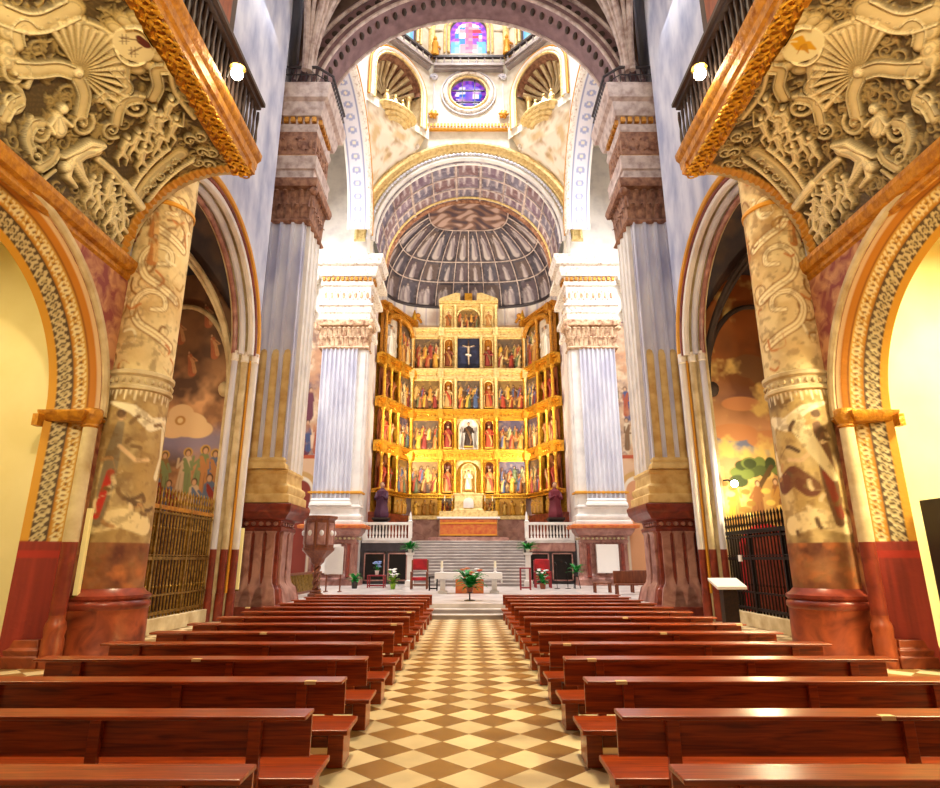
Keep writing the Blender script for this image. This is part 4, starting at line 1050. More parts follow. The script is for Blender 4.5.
# eight sides of the drum
H8 = 7.45; T8 = H8*math.tan(pi/8)
def oct_frame(k):
    a = pi/2 - k*pi/4                                     # k=0 looks at the nave from beyond the apse arch
    n = (cos(a), sin(a)); e = (sin(a), -cos(a))
    return (lambda u, d, z: (n[0]*(H8-d)+e[0]*u, CROSS_Y+n[1]*(H8-d)+e[1]*u, z)), n, e
def stained(name, T, w, z0, zs, seed, rnd=False, pal=('#c8384a', '#7a4ac0', '#3a7ac8', '#e8d8e0', '#e08a9a')):
    nu, nv = 36, 56; cv = Canvas(2*w, zs+w-z0, nu, nv, '#d8c8e0', seed=seed)
    X = cv.X-w; Y = cv.Y+z0
    ring = np.hypot(X, np.maximum(Y-zs, 0)) if not rnd else np.hypot(X, Y-zs)
    cells = cv.rng.integers(0, len(pal), (14, 9)); ci = np.clip((cv.Y/(zs+w-z0)*13).astype(int), 0, 13); cj = np.clip((cv.X/(2*w)*8).astype(int), 0, 8)
    for k, c in enumerate(pal): cv.mix(((cells[ci, cj] == k) & (ring < w*.72)).astype(float), c)
    cv.mix(((ring > w*.72)).astype(float), '#6a3ab0'); cv.mix(((ring > w*.72) & (np.sin(np.arctan2(X, Y-zs+.01)*14) > .2)).astype(float)*.7, '#b060c0')
    cv.mix((np.abs(X) < w*.25)*(ring < w*.7)*.8, '#e8607a' if not rnd else '#9a70d8')
    cv.mix((np.abs(X) > w*.45)*(Y < z0+1.4)*(ring < w)*.8 if not rnd else 0*X, '#58b0b8')
    def fn(U, V):
        r = V                                              # polar grid clipped to the window's outline
        x = (U-.5)*2*w
        top = zs+np.sqrt(np.clip(w*w-x*x, 0, None)); bot = z0 if not rnd else zs-np.sqrt(np.clip(w*w-x*x, 0, None))
        z = bot+(top-bot)*r
        P = [T(a, -.25, b) for a, b in zip(x.ravel(), z.ravel())]; P = np.array(P).reshape(x.shape+(3,))
        return P[..., 0], P[..., 1], P[..., 2]
    # sample colours at true positions
    U, V = np.meshgrid(np.linspace(0, 1, nu), np.linspace(0, 1, nv)); x = (U-.5)*2*w
    top = zs+np.sqrt(np.clip(w*w-x*x, 0, None)); bot = z0+0*x if not rnd else zs-np.sqrt(np.clip(w*w-x*x, 0, None))
    z = bot+(top-bot)*V; j = np.clip(((z-z0)/(zs+w-z0)*(nv-1)).astype(int), 0, nv-1); i = np.clip((U*(nu-1)).astype(int), 0, nu-1)
    return grid_obj(name, fn, nu, nv, cv.c[j, i], 'stained')
WN = [0]
def window_name(): WN[0] += 1; return 'window_%d' % WN[0]
for k in range(8):
    T, n, e = oct_frame(k)
    front = k in (0, 1, 7)
    # zone under the balustrade: round window (straight sides) or shell niche (diagonals)
    if k == 0:
        m = MB(); cz, rw = 37.75, 1.45
        for j in range(40):
            a0, a1 = 2*pi*j/40, 2*pi*(j+1)/40
            def edge(a):
                c, s_ = cos(a), sin(a); q = min(T8/abs(c) if abs(c) > 1e-6 else 99, 3.1/abs(s_) if abs(s_) > 1e-6 else 99); return q*c, cz+q*s_
            m.add([T(rw*cos(a0), .04, cz+rw*sin(a0)), T(rw*cos(a1), .04, cz+rw*sin(a1)), T(edge(a1)[0], .04, edge(a1)[1]), T(edge(a0)[0], .04, edge(a0)[1])], [(0, 1, 2, 3)])
        struct(m.build('wall_drum', 'domewhite', smooth=0))
        for rr, tt, mt in ((1.5, .1, 'palegold'), (1.85, .16, 'ornate'), (2.15, .07, 'bluewhite')):
            m = MB().tube([T(rr*cos(2*pi*j/40), .1, cz+rr*sin(2*pi*j/40)) for j in range(40)], tt, 8, True); struct(m.build(trim(), mt))
        wn = struct(stained(window_name(), T, 1.45, cz-1.45, cz, 3, True, ('#5a50d0', '#9a8ae0', '#3f7ad0', '#e8dcf0', '#c8a0d8')))
        m = MB()
        for u in (-.5, .5): m.box(*sorted((T(u-.04, -.1, 0)[0], T(u+.04, -.1, 0)[0])), H8+CROSS_Y+.05, H8+CROSS_Y+.15, cz-1.35, cz+1.35)
        for z in (cz-.75, cz+.35): m.box(-1.3, 1.3, H8+CROSS_Y+.05, H8+CROSS_Y+.15, z-.04, z+.04)
        m.build('window_bar', 'darkpanel', wn)
        for u in (-2.75, 2.75):
            m = MB(); m.ball(T(u, .2, 35.6), (.3, .2, .3)); [m.ball(T(u+.28*cos(j), .2, 35.6+.28*sin(j)), .13, 6, 5) for j in range(6)]
            tag(m.build('gilded_rosette', 'goldtrim'), 'gilded flower boss hanging %s the round window' % ('left of' if u < 0 else 'right of'), 'ornament')
            m = MB().tube([T(u, .12, 35.9), T(u, .12, 38.6)], .05); m.tube([T(u-.3*cos(j*.5)*(1-j/24), .15, 39.2+.3*sin(j*.5)*(1-j/24)) for j in range(20)], .09); struct(m.build(trim(), 'bluewhite'))
    elif k in (1, 3, 5, 7):
        m = MB(); wall_arch(m, lambda u, z: T(u, .02, z), -T8, T8, 33.4, 41, 0, 2.15, 36.8, 40, zb=34.0); struct(m.build('wall_drum', 'domewhite', smooth=0))
        if front:
            sd = 'right' if k == 1 else 'left'
            for rr, tt, mt in ((2.2, .1, 'palegold'), (2.45, .16, 'white'), (2.68, .09, 'goldtrim')):
                pts = [T(-rr, .1, 34.0)]+[T(-rr*cos(pi*j/32), .1, 36.8+rr*sin(pi*j/32)) for j in range(33)]+[T(rr, .1, 34.0)]
                m = MB().tube(pts, tt, 8); struct(m.build(trim(), mt))
            nt = thing('shell_niche', 'round-topped shell niche with carved figures, %s of the round window' % sd, 'niche', T(0, 0, 34.0))
            m = MB(); NU = 20
            rows = [(34.6, 0)]+[(34.6+2.9*j/4, 0) for j in range(1, 5)]
            for j in range(NU):
                a0, a1 = pi*j/NU, pi*(j+1)/NU
                m.add([T(-2.15*cos(a0), -2.0*sin(a0), 34.0), T(-2.15*cos(a1), -2.0*sin(a1), 34.0), T(-2.15*cos(a1), -2.0*sin(a1), 36.8), T(-2.15*cos(a0), -2.0*sin(a0), 36.8)], [(0, 1, 2, 3)])
            m.build('niche_wall', 'creamstone', nt)
            m = MB(); nr = 12; ng = 54; vs = []
            for i in range(nr+1):
                for j in range(ng+1):
                    th = pi/2*i/nr; a = pi*j/ng; rr = 2.15-(.22*abs(sin(a*9))*cos(th*.9))
                    # shell ribs fan from the base of the half dome
                    vs.append(T(-rr*cos(a)*1.0 if True else 0, -2.0*sin(a)*cos(th), 36.8+rr*sin(a)*sin(th)))
            m.add(vs, [(i*(ng+1)+j, i*(ng+1)+j+1, (i+1)*(ng+1)+j+1, (i+1)*(ng+1)+j) for i in range(nr) for j in range(ng)])
            m.build('shell_head', 'brownstone', nt)
            m = MB()
            for j in range(9):
                a = pi*(j+.5)/9; m.tube([T(-.3*cos(a), -1.75, 36.6+.3*sin(a)), T(-1.2*cos(a), -1.5, 36.7+1.2*sin(a)), T(-1.95*cos(a), -.5, 36.8+1.95*sin(a))], [.06, .16, .2], 6)
            m.build('shell_rib', 'creamstone', nt)
            m = MB()
            for u in (-1.6, 1.6): m.tube([T(u, -.8, 34.1), T(u, -.8, 36.5)], .17, 10); m.ball(T(u, -.8, 36.7), .26)
            m.build('niche_column', 'palegold', nt)
            m = MB(); pts = [(2.2, 34.0), (2.4, 34.3), (2.4, 34.6)]
            for z, r in ((33.95, 1.5), (33.7, 1.3), (33.4, 1.0), (33.1, .7)):
                m.tube([T(-r*cos(pi*j/14), .9*sin(pi*j/14)*r/2, z) for j in range(15)], .2, 8)
            m.build('balcony_ledge', 'palegold', nt)
            for j, u in enumerate((-.7, .1, .8)):
                m = MB(lambda x, y, z, u=u: T(u+x, -.5+y, 34.15+z))
                m.lathe([(.3, 0), (.32, .1), (.24, .8), (.26, 1.2), (.1, 1.5)], (0, 0), 9); m.ball((0, 0, 1.65), (.14, .14, .18), 8, 6); m.tube([(.2, 0, 1.2), (.35, .2, .95), (.1, .3, .9)], .07)
                tag(m.build('niche_figure', 'palegold'), 'carved %s figure in the shell niche %s of the round window' % (('leftmost', 'middle', 'rightmost')[j], sd), 'statue', 'niche figures under the drum')
    else:
        m = MB(); m.add([T(-T8, .02, 33.4), T(T8, .02, 33.4), T(T8, .02, 41), T(-T8, .02, 41)], [(0, 1, 2, 3)]); struct(m.build('wall_drum', 'domewhite', smooth=0))
    # drum with its arched window and radiating bars
    ww, zw, zspr = 1.5, 41.7, 44.0
    m = MB(); wall_arch(m, lambda u, z: T(u, 0, z), -T8, T8, 40.9, 48.2, 0, ww, zspr, 30, zb=zw); struct(m.build('wall_drum', 'domewhite', smooth=0))
    struct(stained(window_name(), T, ww, zw, zspr, 13+k))
    if k in (0, 1, 2, 6, 7):
        m = MB()
        for rr, tt in ((1.62, .13), (1.95, .1)):
            m.tube([T(-rr, .1, zw)]+[T(-rr*cos(pi*j/28), .1, zspr+rr*sin(pi*j/28)) for j in range(29)]+[T(rr, .1, zw)], tt, 8)
        struct(m.build(trim(), 'palegold'))
        m = MB()
        for j in range(9):
            a = pi*j/8; m.tube([T(-2.1*cos(a), .08, zspr+2.1*sin(a)), T(-3.0*cos(a), .12, zspr+3.6*sin(a))], [.09, .16], 6)
        for j in range(5): m.tube([T(-2.95+.0*j, .1, zw+.1), T(-2.95, .1, 47.5)], .14)
        struct(m.build(trim(), 'domewhite'))
    # balustrade on the ledge
    bl = thing('balustrade', 'grey balustrade %s the dome' % ('below the central arched window of', 'on the diagonal right of the central window of', 'along the right side of', 'at the near right diagonal of', 'on the near side of', 'at the near left diagonal of', 'along the left side of', 'on the diagonal left of the central window of')[k], 'balustrade', T(0, .3, 40.7))
    def obox(mm, u0, u1, d0, d1, z0, z1):
        mm.add([T(u0, d0, z0), T(u1, d0, z0), T(u1, d1, z0), T(u0, d1, z0), T(u0, d0, z1), T(u1, d0, z1), T(u1, d1, z1), T(u0, d1, z1)],
               [(0, 3, 2, 1), (4, 5, 6, 7), (0, 1, 5, 4), (1, 2, 6, 5), (2, 3, 7, 6), (3, 0, 4, 7)])
    mm = MB(); obox(mm, -T8+.3, T8-.3, 0, .62, 39.95, 40.17); obox(mm, -T8+.3, T8-.3, 0, .45, 39.75, 39.95); mm.build('ledge', 'riser', bl)
    mm = MB(); obox(mm, -T8+.24, T8-.24, .3, .55, 40.8, 41.0); mm.build('handrail', 'darkpanel', bl)
    for j in range(9):
        u = -T8+.5+(2*T8-1)*j/8; m = MB(); m.tube([T(u, .42, 40.15), T(u, .42, 40.4), T(u, .42, 40.6), T(u, .42, 40.81)], [.06, .11, .05, .08], 7); m.build('baluster', 'riser', bl)
    # corner rib with gilded ornament
    m = MB(); m.tube([T(T8, .1, 41.2), T(T8, .1, 48)], .3, 8); struct(m.build(trim(), 'palegold'))
    if front or k in (6, 7):
        m = MB(lambda x, y, z: T(T8+x, .55+y, 41.0+z)); m.lathe([(.34, 0), (.36, .15), (.22, .9), (.28, 1.3), (.1, 1.6)], (0, 0), 9); m.ball((0, 0, 1.8), (.16, .16, .2), 8, 6); m.tube([(.2, 0, 1.3), (.45, .1, 1.0), (.2, .3, .9)], .08)
        tag(m.build('dome_statue', 'goldtrim'), 'gilded statue at the %s of the drum' % {0: 'corner right of the central window', 1: 'far right corner', 7: 'corner left of the central window', 6: 'far left corner'}[k], 'statue', 'statues round the drum')
def dome(U, V):
    a = U*2*pi; th = V*pi/2
    q = (a+pi/8) % (pi/4)-pi/8; rho = H8/np.cos(q)
    return rho*np.cos(a)*np.cos(th), CROSS_Y+rho*np.sin(a)*np.cos(th), 48.1+7.2*np.sin(th)
struct(grid_obj('ceiling_dome', dome, 129, 24, None, 'domewhite', smooth=30))
m = MB()
for k in range(8):
    a = pi/8+k*pi/4; rho = H8/cos(pi/8); m.tube([(rho*cos(a)*cos(t), CROSS_Y+rho*sin(a)*cos(t), 48+7.1*sin(t)) for t in [pi/2*j/12 for j in range(13)]], .3, 8)
struct(m.build(trim(), 'palegold'))
# ================================================================== nave vault
for s in (-1, 1):
    sx, sy, sz = 7.6, 22.5, 23.9
    def fan(U, V):
        ph = U*pi/2; a = V*pi/2                            # ph 0: along the wall, pi/2: straight across the nave
        R = 7.6/np.maximum(np.cos(ph-pi/2), .62)*.98
        d = .25+R*(1-np.cos(a)); zz = sz+9.0*np.sin(a)
        return np.clip(sx-d*np.sin(ph), 0, 9), sy-d*np.cos(ph), zz
    struct(grid_obj('ceiling', fan, 40, 24, None, 'vaultstone', side=s))
    for k, ph in enumerate((.12, .4, .7, .98, 1.25, 1.5)):
        m = MB(); R = 7.6/max(cos(ph-pi/2), .62)*.98
        pts = []
        for j in range(20):
            a = pi/2*j/19; d = .32+R*(1-cos(a)); pts.append((sx-d*sin(ph), sy-d*cos(ph)-.0, sz-.12+9.0*sin(a)))
        m.tube(pts, .16 if k % 2 == 0 else .1, 8); struct(m.build(trim(), 'vaultrib', side=s))
m = MB(); m.add([(-9, -4, 33.2), (9, -4, 33.2), (9, 23, 33.2), (-9, 23, 33.2)], [(0, 1, 2, 3)]); struct(m.build('ceiling', 'greyceil', smooth=0))
for s in (-1, 1):
    m = MB(); m.add([(W, -4, 8.8), (W, 12.9, 8.8), (W, 12.9, 34), (W, -4, 34)], [(0, 1, 2, 3)])
    struct(m.build('wall_' + ('left' if s < 0 else 'right'), 'bluewall', side=s, smooth=0))

# ================================================================== apse: barrel, half dome, wall
YA = 44.3
nu, nv = 260, 90
cv = Canvas(pi*6.9, 5.3, nu, nv, '#8c848c', seed=61)
cv.mottle(.5, '#6a5f68'); cv.mottle(.3, '#b9b0b4', .55, .7)
rng = cv.rng
for i in range(11):
    for j in range(3):
        x, y = (i+.5)*pi*6.9/11, .3+(j+.5)*1.55
        cv.mix(((np.abs(cv.X-x) < .78) & (np.abs(cv.Y-y) < .6)).astype(float)*.55, ['#70506a', '#5c5a74', '#7a4a48'][(i+j) % 3])
        for q in range(2): cv.figure(x-.35+.7*q, y-.55, 1.05, '#c9bfc0', '#8d7a86', skin='#d5c5bb', lean=rng.uniform(-.1, .1))
def bf(U, V): a = pi*U; return -6.92*np.cos(a), 39.05+(YA-39.0)*V, ZA+6.92*np.sin(a)
struct(grid_obj('ceiling_apse', bf, nu, nv, cv.c, 'painted'))
m = MB()
for i in range(1, 11):
    a = pi*i/11; m.tube([(-6.88*cos(a), y, ZA+6.88*sin(a)) for y in (39.2, 41, 44.2)], .1 if i in (5, 6, 3, 8) else .06, 6)
struct(m.build(trim(), 'vaultrib'))
for y, t, mt in ((39.3, .1, 'white'), (40.9, .07, 'vaultrib'), (42.45, .07, 'vaultrib'), (43.7, .1, 'palegold'), (44.25, .2, 'brownstone'), (44.5, .1, 'redmarble')):
    m = MB(); m.tube([(-6.86*cos(pi*k/60), y, ZA+6.86*sin(pi*k/60)) for k in range(61)], t, 8); struct(m.build(trim(), mt))
def rho(ph, a=7.6, b=6.55, n=3.6): return (np.abs(np.cos(ph)/a)**n+np.abs(np.sin(ph)/b)**n)**(-1/n)
nu, nv = 260, 130
cv = Canvas(22, 11, nu, nv, '#4d454c', seed=62); cv.mottle(.6, '#352e35'); cv.mottle(.3, '#6d646a', .55, .72); rng = cv.rng
NB = 14; TH = [0, .36, .64, 1.1]
U1, V1 = cv.X/22, cv.Y/11*pi/2
for i in range(NB):
    for j in range(3):
        x = (i+.5)/NB*22; y = (TH[j]+TH[j+1])/2/(pi/2)*11; h2 = (TH[j+1]-TH[j])/(pi/2)*11
        cv.mix(((np.abs(cv.X-x) < 22/NB*.38) & (np.abs(cv.Y-y) < h2*.38)).astype(float)*.7, ['#5a4a52', '#4a4654', '#63504a'][(i+2*j) % 3])
        cv.figure(x, y-h2*.36, h2*.75, '#b5aaa8', '#8c8088', skin='#c5b5ac', lean=rng.uniform(-.15, .15))
        if j == 0: cv.figure(x+.4, y-h2*.36, h2*.6, '#9d9292', '#7a6a70', skin='#c5b5ac')
top = (V1 > 1.1)
px_ = np.cos(pi*U1)*np.cos(V1)*7; py_ = np.sin(pi*U1)*np.cos(V1)*7
blob = np.sin(px_*3.1+1.7*np.sin(py_*4.1))*np.sin(py_*3.7+1.3*np.sin(px_*2.9)); cv.mix(top.astype(float), '#7a5c50')
cv.mix(top*np.clip(blob*2, 0, 1), '#b59a90'); cv.mix(top*np.clip(-blob*2-.4, 0, 1), '#4e3e46')
def hd(U, V):
    ph = pi*U; th = V*pi/2; r = rho(ph); return r*np.cos(ph)*np.cos(th), YA+r*np.sin(ph)*np.cos(th), ZA-.1+6.75*np.sin(th)
struct(grid_obj('ceiling_apse', hd, nu, nv, cv.c, 'painted'))
m = MB()
def hp(ph, th, k=.985): r = float(rho(ph))*k; return (r*cos(ph)*cos(th), YA+r*sin(ph)*cos(th), ZA-.1+6.75*k*sin(th))
for i in range(NB+1): m.tube([hp(pi*i/NB, 1.1*j/14) for j in range(15)], .06 if i % 3 == 1 else .045, 6)
for th in TH[1:]: m.tube([hp(pi*i/60, th) for i in range(61)], .055, 6)
struct(m.build(trim(), 'vaultrib'))
m = MB(); m.tube([hp(pi*i/60, 0, .985) for i in range(61)], .14, 6); struct(m.build(trim(), 'darkpanel'))
cv = Canvas(22, 24, 220, 100, '#e6ddd4', seed=63); cv.mottle(.9, '#cdb9b0', .5, .7)
cv.mix((np.abs((cv.X/.9) % 1-.5) < .09)*(cv.Y > 16)*.7, '#a9a0b4'); cv.mix((cv.Y < 9)*.35, '#b06a86'); cv.mix((np.abs(cv.Y-22) < .12)*.8, '#b98a3c')
struct(grid_obj('wall_apse', lambda U, V: (rho(pi*U)*np.cos(pi*U), YA+rho(pi*U)*np.sin(pi*U), .45+V*24.2), 220, 100, cv.c, 'painted'))
for s in (-1, 1):
    m = MB(); m.add([(7.2, 39.8, .45), (7.55, YA, .45), (7.55, YA, 25), (7.2, 39.8, 25)], [(0, 1, 2, 3)]); struct(m.build('wall_apse', 'white', side=s, smooth=0))
    # entablature return beside the altarpiece
    m = MB()
    for z, o in ((18.4, .1), (19.5, .25), (21.2, .4), (22.6, .7), (23.1, .3)): m.box(7.3-o, 7.5, 39.9, 44.0, z, z+.35)
    struct(m.build(trim(), 'ornate', side=s, bevel=.02))

# ================================================================== sanctuary platform, stairs, balustrades
for s in (-1, 1):
    struct(MB().box(3.95, 7.3, 41.2, 43.3, .45, 3.25).build('wall_sanctuary_' + ('left' if s < 0 else 'right'), 'darkpanel', side=s, smooth=0))
    t = thing('panelled_front', 'dark slate panelled front under the %s white balustrade' % ('left' if s < 0 else 'right'), 'panel', (s*5.6, 41.15, .45))
    MB().box(3.95, 7.2, 41.05, 41.2, 2.55, 3.2).build('frieze', 'pinkmarble' if s > 0 else 'darkpanel', t, s)
    MB().box(3.95, 7.2, 41.02, 41.2, 3.1, 3.25).build('coping', 'steps', t, s)
    for xa, xb in ((4.1, 5.4), (5.6, 7.0)):
        MB().box(xa, xb, 41.08, 41.2, .7, 2.4).build('panel', 'iron', t, s, bevel=.02)
        m = MB()
        for q in ((xa, xa+.08, .65, 2.45), (xb-.08, xb, .65, 2.45), (xa, xb, .65, .73), (xa, xb, 2.37, 2.45)): m.box(q[0], q[1], 41.03, 41.1, q[2], q[3])
        m.build('panel_frame', 'pinkmarble', t, s)
struct(MB().box(-7.3, 7.3, 43.3, 51.2, .45, 3.3).build('floor', 'steps', smooth=0))
t = thing('staircase', 'broad flight of grey marble steps rising to the high altar', 'stairs', (0, 37.6, .45))
for k in range(15):
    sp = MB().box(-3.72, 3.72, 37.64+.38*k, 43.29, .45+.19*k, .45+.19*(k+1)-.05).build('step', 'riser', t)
    MB().box(-3.75, 3.75, 37.58+.38*k, 43.29, .45+.19*(k+1)-.05, .45+.19*(k+1)).build('tread', 'steps', sp, bevel=.01)
for s in (-1, 1):
    t = thing('balustrade', 'white marble balustrade %s the sanctuary stairs' % ('left of' if s < 0 else 'right of'), 'balustrade', (s*5.5, 41.35, 3.25))
    MB().box(3.9, 7.2, 41.25, 41.5, 3.26, 3.42).build('plinth', 'white', t, s, bevel=.01); MB().box(3.85, 7.2, 41.22, 41.53, 4.3, 4.48).build('handrail', 'white', t, s, bevel=.02)
    for k in range(13):
        x = 4.3+.22*k; MB().lathe([(.06, 3.42), (.08, 3.5), (.04, 3.56), (.085, 3.75), (.045, 4.0), (.05, 4.2), (.07, 4.3)], (x, 41.38), 10).build('baluster', 'white', t, s)
    for x in (3.98, 7.08): MB().box(x-.13, x+.13, 41.24, 41.52, 3.42, 4.3).build('pier', 'white', t, s, bevel=.01)
    MB().moulded(3.86, 4.1, 41.24, 41.5, [(4.48, .02), (4.55, .05), (4.6, -.02), (5.0, -.06), (5.2, -.1)]).build('finial', 'white', t, s)

# ================================================================== the altarpiece
def statue(P, T, h, robe, mantle, label, name='saint_statue', group='saints in the altarpiece niches', skin='#c89a70', arm=1):
    """robed standing figure, one painted mesh with a small plinth"""
    m = MB(lambda x, y, z: T(P[0]+x, P[1]+y, P[2]+z)); k = h/1.9
    rows = [(.30, .1), (.31, .25), (.27, .6), (.24, .95), (.25, 1.2), (.27, 1.38), (.2, 1.5), (.08, 1.56), (.07, 1.62)]
    m.lathe([(r*k, z*k) for r, z in rows], (0, 0), 16, sx=1, sy=.72, wob=lambda a, z: 1+.09*sin(a*7+z*3)*(z < 1.1*k)); nb = len(m.v)
    m.ball((0, .02*k, 1.74*k), (.11*k, .12*k, .145*k), 10, 8); nh = len(m.v)
    m.tube([(-.24*k, 0, 1.4*k), (-.33*k, .12*k, 1.12*k), (-.1*k, .28*k, 1.12*k)], [.08*k, .085*k, .05*k], 7)
    m.tube([(.24*k, 0, 1.4*k), (.34*k, .12*k, 1.12*k), (.2*k*arm, .3*k, (1.3 if arm > 0 else 1.1)*k)], [.08*k, .085*k, .05*k], 7)
    m.tube([(-.2*k, .14*k, 1.4*k), (.05*k, .25*k, .95*k), (.2*k, .2*k, .5*k), (.12*k, .2*k, .2*k)], [.06*k, .1*k, .09*k, .05*k], 7); n4 = len(m.v)
    m.add([(-.34*k, -.25*k, 0), (.34*k, -.25*k, 0), (.34*k, .3*k, 0), (-.34*k, .3*k, 0), (-.34*k, -.25*k, .1*k), (.34*k, -.25*k, .1*k), (.34*k, .3*k, .1*k), (-.34*k, .3*k, .1*k)],
          [(0, 3, 2, 1), (4, 5, 6, 7), (0, 1, 5, 4), (1, 2, 6, 5), (2, 3, 7, 6), (3, 0, 4, 7)])
    c = np.zeros((len(m.v), 3)); c[:nb] = lin(robe); c[nb:nh] = lin(skin); c[nh:n4-28] = lin(robe); c[n4-28:n4] = lin(mantle); c[n4:] = lin('#c89a3a')
    c[nb:nb+1+10*0] = lin(skin)
    zz = np.array([p[2] for p in m.v]); hi = (np.arange(len(m.v)) >= nb) & (np.arange(len(m.v)) < nh) & (zz > T(0, 0, P[2]+1.79*k)[2]); c[hi] = lin('#4a2e1c')
    return tag(m.build(name, 'giltpaint', colors=c), label, 'statue', group)
RB, RZ = 3.3, None
TIER = [(7.25, 10.15), (11.0, 13.75), (14.55, 17.35), (18.25, 21.3)]
TN = ['lowest tier', 'second tier', 'third tier', 'fourth tier']
ret = thing('altarpiece', 'towering gilded altarpiece filled with painted saints and reliefs behind the high altar', 'altarpiece', (0, 50, 3.3))
GM = ['gold', 'gold', 'palegold', 'palegold']
GP = ['#a8442c', '#c98f3c', '#d9a83c', '#4a5a7a', '#b5703a', '#e0c68a', '#7a4a2a', '#c9a05a', '#8a3226', '#5f6a44']
def relief(T, x0, x1, z0, z1, seed, kind='crowd', bg='#4a3420'):
    nu, nv = 44, 56; w, h = x1-x0, z1-z0; cv = Canvas(w, h, nu, nv, bg, seed)
    cv.mottle(.5, '#8a6230', .45, .65); cv.mottle(.3, '#c79a4c', .58, .72)
    r = cv.rng
    if kind == 'crowd':
        cv.mix((cv.Y > h*.62).astype(float)*.7, r.choice(['#6a5a48', '#54506a', '#8a6c38']))
        crowd(cv, 0, w, h*.36, h*.5, max(3, int(w/.5)), h=.12, pal=GP); crowd(cv, 0, w, h*.02, h*.58, max(3, int(w/.6)), h=.2, pal=GP)
    elif kind == 'white':
        cv.mix(np.ones_like(cv.X), '#cfc2ae'); cv.mottle(.5, '#8a7a6c', .5, .7)
        cv.figure(w*.5, h*.08, h*.75, '#e6dccb', '#c9bca6', lean=w*.08, h=.3)
        cv.figure(w*.25, h*.05, h*.5, '#d9cdb8', '#b5a78e', h=.2)
    elif kind == 'cross':
        cv.mix(np.ones_like(cv.X), '#1e2138'); cv.mottle(.5, '#2e3352', .5, .7)
        cv.stroke([(w/2, h*.08), (w/2, h*.92)], .06, '#5a3a20', .12); cv.stroke([(w*.2, h*.74), (w*.8, h*.74)], .06, '#5a3a20', .12)
        cv.stroke([(w*.24, h*.76), (w/2, h*.7), (w*.76, h*.76)], .055, '#d9c0a0', .16); cv.stroke([(w/2, h*.7), (w/2, h*.42), (w*.52, h*.16)], [.13, .11, .06], '#d9c0a0', .22)
        cv.stroke([(w*.4, h*.47), (w*.6, h*.44)], .1, '#efe6d6', .2); cv.ell(w*.5, h*.79, .1, .13, '#6a4428', .2)
    elif kind == 'gilt':
        cv.mix(np.ones_like(cv.X), '#b98a34'); crowd(cv, 0, w, h*.05, h*.8, max(2, int(w/.6)), h=.15, pal=['#d9a83c', '#c08a2c', '#a8762a', '#e0bc60'])
    P = lambda U, V: None
    def fn(U, V):
        x = x0+w*U; z = z0+h*V; q = np.array([T(a, d, b) for a, d, b in zip(x.ravel(), (.06+cv.h).ravel(), z.ravel())]).reshape(x.shape+(3,))
        return q[..., 0], q[..., 1], q[..., 2]
    return grid_obj('relief_panel', fn, nu, nv, cv.c, 'giltpaint', ret)
def obox(T, name, mt, u0, u1, d0, d1, z0, z1, bevel=0):
    m = MB(); m.add([T(u0, d0, z0), T(u1, d0, z0), T(u1, d1, z0), T(u0, d1, z0), T(u0, d0, z1), T(u1, d0, z1), T(u1, d1, z1), T(u0, d1, z1)],
                    [(0, 3, 2, 1), (4, 5, 6, 7), (0, 1, 5, 4), (1, 2, 6, 5), (2, 3, 7, 6), (3, 0, 4, 7)])
    return m.build(name, mt, ret, bevel=bevel, smooth=0)
def rcol(T, u, z0, z1, mt, d=.32):
    m = MB(); pts = lambda r: None
    prof = [(.19, 0), (.19, .1), (.14, .16), (.15, .24), (.12, .3), (.135, .9), (.1, 1)]
    h = z1-z0
    rows = [(.2, 0), (.2, .12), (.15, .18), (.16, .26), (.125, .34), (.135, h*.4), (.11, h-.42), (.14, h-.38), (.12, h-.34), (.2, h-.08), (.22, h)]
    N = 10; vs = []; fs = []
    for r, z in rows:
        for k in range(N): vs.append(T(u+r*cos(2*pi*k/N), d+r*sin(2*pi*k/N), z0+z))
    for i in range(len(rows)-1):
        for k in range(N): l = (k+1) % N; fs.append((i*N+k, i*N+l, (i+1)*N+l, (i+1)*N+k))
    m.add(vs, fs); return m.build('column', mt, ret)
def cornice(T, u0, u1, z0, z1, mt, breaks=()):
    h = z1-z0
    for a, b, d in ((0, .28, .3), (.28, .62, .2), (.62, .8, .42), (.8, 1.0, .58)): obox(T, 'cornice', mt, u0, u1, 0, d, z0+h*a, z0+h*b)
    m = MB()
    n = int((u1-u0)/.3)
    for k in range(n):
        m.ball(T(u0+(k+.5)*(u1-u0)/n, .22, z0+h*.45), (.08, .08, .09), 6, 5)
        if n == 18: m.build('frieze_boss', mt, ret); m = MB()
    if m.v: m.build('frieze_ornament', mt, ret)
    for u in breaks:
        obox(T, 'cornice_block', mt, u-.24, u+.24, .1, .66, z0, z1)
